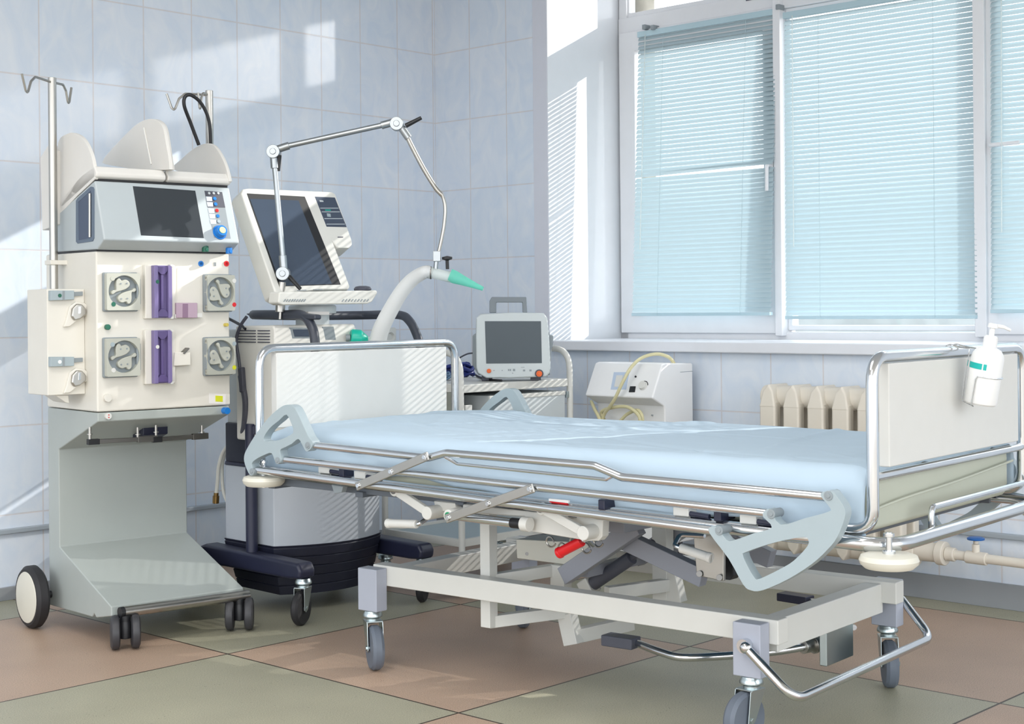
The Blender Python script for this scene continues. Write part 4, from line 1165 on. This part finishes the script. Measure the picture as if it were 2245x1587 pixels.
o = obj('grey_cable', G().tube(spline([T.py(988, 800, .28), T.py(1005, 786, .27), T.py(1024, 776, .24), T.py(1038, 774, .2)], 8), .0032, 8), DGREY, None, 0, loc=T.O, rotz=T.a)
tag(o, 'thin grey cord arching from the trolley rail to the back of the monitor', 'cable')
o = obj('black_lead', G().tube(spline([T.pz(1100, 834, .781), T.pz(1070, 832, .781), T.pz(1050, 826, .781), T.pz(1040, 820, .781)], 6), .0045, 8), BLACK, None, 0, loc=T.O, rotz=T.a)
tag(o, 'short black cord lying on the trolley under the monitor corner', 'cable')

# ================================================================ suction unit under the window
SU = Fr(.546, 5.77, TH - 90)
su = root('suction_unit', SU, 'white boxy suction unit with a sloping control panel, standing under the windowsill', 'suction pump')
p = lambda u, v: SU.px(u, v, 0)
prof = [p(1430, 873), p(1452, 799), p(1459, 796), p(1519, 796), (0, p(1520, 850).y, .12), (0, .075, .12), (0, .075, .60), (0, .075, .655), (0, .068, .668)]
prof = [(q[1], q[2]) for q in prof]
body = obj('housing', G().prism([(-.345, y, z) for y, z in prof], (.345, 0, 0)), mat('suction_white', 'ecedee', .4), su, .007, seg=3)
a, b = V3((0, prof[0][0], prof[0][1])), V3((0, prof[1][0], prof[1][1]))
sl = (b - a).normalized(); sn = V3((0, -sl.z, sl.y))
if sn.y > 0: sn = -sn
SFc = lambda u, v: SU.pl(u, v, a, sn)
plate('gauge_plate', mat('pale_blue_plate', 'b9c8dc', .4), body, ((1346, 816), (1380, 816), (1373, 854), (1339, 854)), SFc, .001, sn, 0)
plate('gauge_face', WPLAS, body, ((1352, 823), (1366, 823), (1361, 848), (1347, 848)), SFc, .002, sn, 0)
plate('switch', BLACK, body, ((1382, 847), (1394, 847), (1392, 860), (1379, 860)), SFc, .003, sn, .001)
q = SFc(1394, 826); obj('lamp', G().cyl(q, q + sn * .004, .004), BLACK, body, .0005)
q = SFc(1411, 846)
kd = obj('regulator_knob', G().cyl(q, q + sn * .014, .0165).cyl(q, q + sn * .003, .019), WPLAS, body, .001)
obj('scale_mark', G().tube([q + sn * .001 + (V3((1, 0, 0)) * math.cos(t) + sl * math.sin(t)) * .0205 for t in [math.radians(10 + 13 * i) for i in range(9)]], .0016, 6), BLACK, body, 0)
obj('lid_seam', G().bx(-.002, .0008, prof[3][0] - .085, prof[3][0] - .002, .797, .799), MGREY, body, 0)
obj('front_recess', G().bx(-.30, -.03, .070, .08, .50, .60), LGREY, su, .003)
obj('screw', G().cyl((-.06, .068, .63), (-.06, .08, .63), .003), MGREY, su, 0)
for x in (-.30, -.04):
    for y in (.1, .22): obj('castor', G().cyl((x - .012, y, .03), (x + .012, y, .03), .03).cyl((x, y, .03), (x, y, .125), .01), DGREY, su, .001)
HP = lambda u, v, y: SU.py(u, v, y)
ho_ = obj('suction_hose', G().tube(spline([HP(1478, 797, .15), HP(1466, 783, .13), HP(1440, 776, .10), HP(1408, 784, .05), HP(1384, 805, -.01), HP(1364, 840, -.035), HP(1350, 870, -.035), HP(1338, 890, -.02), HP(1326, 906, 0), HP(1322, 925, .01), HP(1350, 930, .02), HP(1375, 908, .02), HP(1400, 900, .0), HP(1408, 925, .0), HP(1380, 945, .01), HP(1340, 935, .02), HP(1318, 905, .02), HP(1345, 893, .0), HP(1378, 893, -.01), HP(1402, 915, -.015), HP(1392, 940, -.01), HP(1330, 935, -.01), HP(1308, 905, .0), HP(1298, 884, .03), HP(1296, 880, .05)], 8), .0068, 10), LATEX, None, 0, loc=SU.O, rotz=SU.a)
tag(ho_, 'yellowish rubber suction hose looped over and tangled in front of the white suction unit', 'hose')

# ================================================================ radiator and pipes on the window wall
RA = Fr(*(R.wor((-.125, -1.985, 0)).xy), TH)
ra = root('radiator', RA, 'old cream cast iron radiator on the wall under the window', 'radiator')
IR = mat('cream_radiator_paint', 'e0d9cc', .42)
PIT = -.1035
for i in range(6):
    y = PIT * i; g = G()
    for x in (-.045, .045):
        g.prism([(x - .02, y - .034, .20), (x + .02, y - .034, .20), (x + .02, y + .034, .20), (x - .02, y + .034, .20)], (0, 0, .50))
    # pointed caps and rounded barrels
    for zc, s in ((.72, 1), (.175, -1)):
        g.prism([(-.072, y - .036, zc - s * .045), (-.072, y + .036, zc - s * .045), (-.066, y + .022, zc + s * .018), (-.06, y, zc + s * .046), (-.066, y - .022, zc + s * .018)], (.132, 0, 0))
    g.prism([(-.070, y - .034, .2), (-.045, y - .036, .2), (-.045, y + .036, .2), (-.070, y + .034, .2)], (0, 0, .49))
    s_ = obj('radiator_section', g, IR, ra, .008, seg=3)
for zc in (.715, .175): obj('header_tube', G().cyl((0, .05, zc), (0, PIT * 5 - .06, zc), .042), IR, ra, .004)
pr = root('heating_pipe', Fr(*(R.wor((-.125, -2.62, 0)).xy), TH), 'cream heating pipe with a blue valve wheel, running from the radiator along the wall', 'pipe')
obj('elbow', G().cyl((0, .06, .19), (0, -.02, .19), .034).cyl((0, -.02, .19), (0, -.05, .19), .042).cyl((0, -.05, .19), (0, -.085, .19), .024), IR, pr, .004)
obj('pipe', G().tube([(0, -.06, .19), (0, -2.6, .155)], .0165, 16), IR, pr, 0)
vb = obj('valve_body', G().cyl((0, -.125, .188), (0, -.20, .187), .022).cyl((0, -.16, .19), (0, -.16, .235), .013).cyl((0, -.16, .235), (0, -.16, .247), .009), IR, pr, .003)
obj('valve_wheel', G().lathe([(0, 0), (.012, 0), (.024, .003), (.029, .002), (.03, .008), (.022, .012), (0, .012)], (0, -.16, .247)), mat('blue_valve_paint', '1d5fa8', .4), vb, .001)

# ---------------------------------------------------------------- wall socket, gas hose
OU = Fr(*R.wor((-.318, 0, 0)).xy, TH)
ou = root('power_outlet', OU, 'white round-pin power outlet on the tiled left wall behind the ventilator', 'power outlet')
o = obj('face_plate', G().prism([(x, 0, z) for x, z in rrect(-.045, .045, .89, .975, .01)], (0, -.012, 0)), mat('outlet_plastic', 'd3d6d3', .4), ou, .002)
obj('socket_ring', G().lathe([(.016, 0), (.028, 0), (.028, .012), (.024, .014), (.016, .003)], (0, -.012, .93), (0, -1, 0)), mat('outlet_plastic', 'd3d6d3', .4), o, .001)
obj('socket_holes', G().cyl((-.009, -.0125, .93), (-.009, -.0135, .93), .0032).cyl((.009, -.0125, .93), (.009, -.0135, .93), .0032).cyl((0, -.012, .93), (0, -.0125, .93), .016), MGREY, o, 0)
gh = bpy.data.objects.new('gas_hose', None); COL.objects.link(gh); gh.location = VN.O; gh.rotation_euler = (0, 0, VN.a)
tag(gh, 'white gas hose with a brass end hanging behind the navy cart at its left', 'hose')
K = lambda u, v, x: VN.px(u, v, x)
obj('hose', G().tube(spline([K(530, 965, .09), K(508, 972, .07), K(490, 990, .05), K(480, 1020, .04), K(477, 1055, .04), K(474, 1082, .04)], 8), .0068, 10).tube(spline([K(530, 985, .1), K(502, 985, .09), K(489, 1010, .07), K(487, 1050, .06), K(492, 1085, .06), K(505, 1110, .07), K(520, 1120, .12)], 8), .0062, 10), mat('hose_white', 'd9d8cf', .45), gh, 0)
e0, e1 = K(474, 1080, .04), K(473, 1103, .04)
obj('hose_end', G().cyl(e0, e0.lerp(e1, .4), .009).cyl(e0.lerp(e1, .3), e1, .012), BRASS, gh, .001)
o = obj('black_cable', G().tube(spline([VN.px(500, 698, .02), VN.px(512, 704, .02), VN.px(528, 713, .01), VN.px(540, 722, .0)], 6), .0055, 8), BLACK, None, 0, loc=VN.O, rotz=VN.a)
tag(o, 'short black cable connecting the dialysis machine side to the ventilator', 'cable')
# ================================================================ outside, light, camera
w = bpy.data.worlds.new('world'); scn.world = w; w.use_nodes = True
nt = w.node_tree; bg = nt.nodes['Background']
tc = nt.nodes.new('ShaderNodeTexCoord'); sp = nt.nodes.new('ShaderNodeSeparateXYZ'); rp = nt.nodes.new('ShaderNodeValToRGB')
nt.links.new(tc.outputs['Generated'], sp.inputs[0])
ma = nt.nodes.new('ShaderNodeMath'); ma.operation = 'MULTIPLY_ADD'; ma.inputs[1].default_value = .5; ma.inputs[2].default_value = .5
nt.links.new(sp.outputs['Z'], ma.inputs[0]); nt.links.new(ma.outputs[0], rp.inputs[0]); nt.links.new(rp.outputs[0], bg.inputs[0])
e = rp.color_ramp.elements; e[0].position = .47; e[0].color = (.30, .28, .26, 1); e[1].position = .52; e[1].color = (.92, .96, 1, 1)
bg.inputs[1].default_value = 2.8

HM = mat('street_facades', '8f999c', .8, var=.5, scale=.7)
place(struct(obj('exterior_houses', G().bx(38, 44, -60, 30, -9, 1.6), HM, bev=0)))
sun = bpy.data.lights.new('sun', 'SUN'); sun.energy = 4.; sun.angle = math.radians(.36); sun.color = (1, .96, .9)
so_ = bpy.data.objects.new('sun', sun); COL.objects.link(so_)
d = -R.X * 1.0 + R.Y * .5 + V3((0, 0, -.5))
so_.rotation_euler = d.to_track_quat('-Z', 'Y').to_euler(); so_.location = R.wor((3, -4, 4))

# the sun again, thrown back low and weak by windows across the street
s2 = bpy.data.lights.new('sun_glint', 'SUN'); s2.energy = .32; s2.angle = math.radians(.9); s2.color = (1, .97, .93)
o = bpy.data.objects.new('sun_glint', s2); COL.objects.link(o); o.location = R.wor((3, -5, 3))
o.rotation_euler = (-R.X * 1.0 + R.Y * 1.17 + V3((0, 0, -.305))).to_track_quat('-Z', 'Y').to_euler()

# two unseen area lamps under the ceiling, added to brighten the room
for i, (a, b) in enumerate(((-3.4, -2.6), (-5.6, -4.2))):
    l = bpy.data.lights.new('ceiling_fill', 'AREA'); l.shape = 'RECTANGLE'; l.size = 1.8; l.size_y = 1.2; l.energy = 30; l.color = (1, .98, .95)
    o = bpy.data.objects.new('ceiling_fill', l); COL.objects.link(o); o.location = R.wor((a, b, 2.93)); o.rotation_euler = (0, 0, R.a)

cam = bpy.data.cameras.new('camera'); co = bpy.data.objects.new('camera', cam); COL.objects.link(co)
cam.sensor_fit = 'HORIZONTAL'; cam.sensor_width = 36; cam.lens = 36 * F / 2245
cam.shift_x = (1122.5 - CX) / 2245; cam.shift_y = -(793.5 - CY) / 2245
cam.clip_start = .05; cam.clip_end = 200
x_ = V3((CR, 0, SR)); z_ = V3((0, -1, 0)); y_ = z_.cross(x_)
Mx = Matrix((x_, y_, z_)).transposed().to_4x4(); Mx.translation = EYE
co.matrix_world = Mx
scn.camera = co
vs = scn.view_settings
vs.view_transform = 'Standard'; vs.look = 'None'; vs.exposure = .47; vs.gamma = 1; vs.use_curve_mapping = False
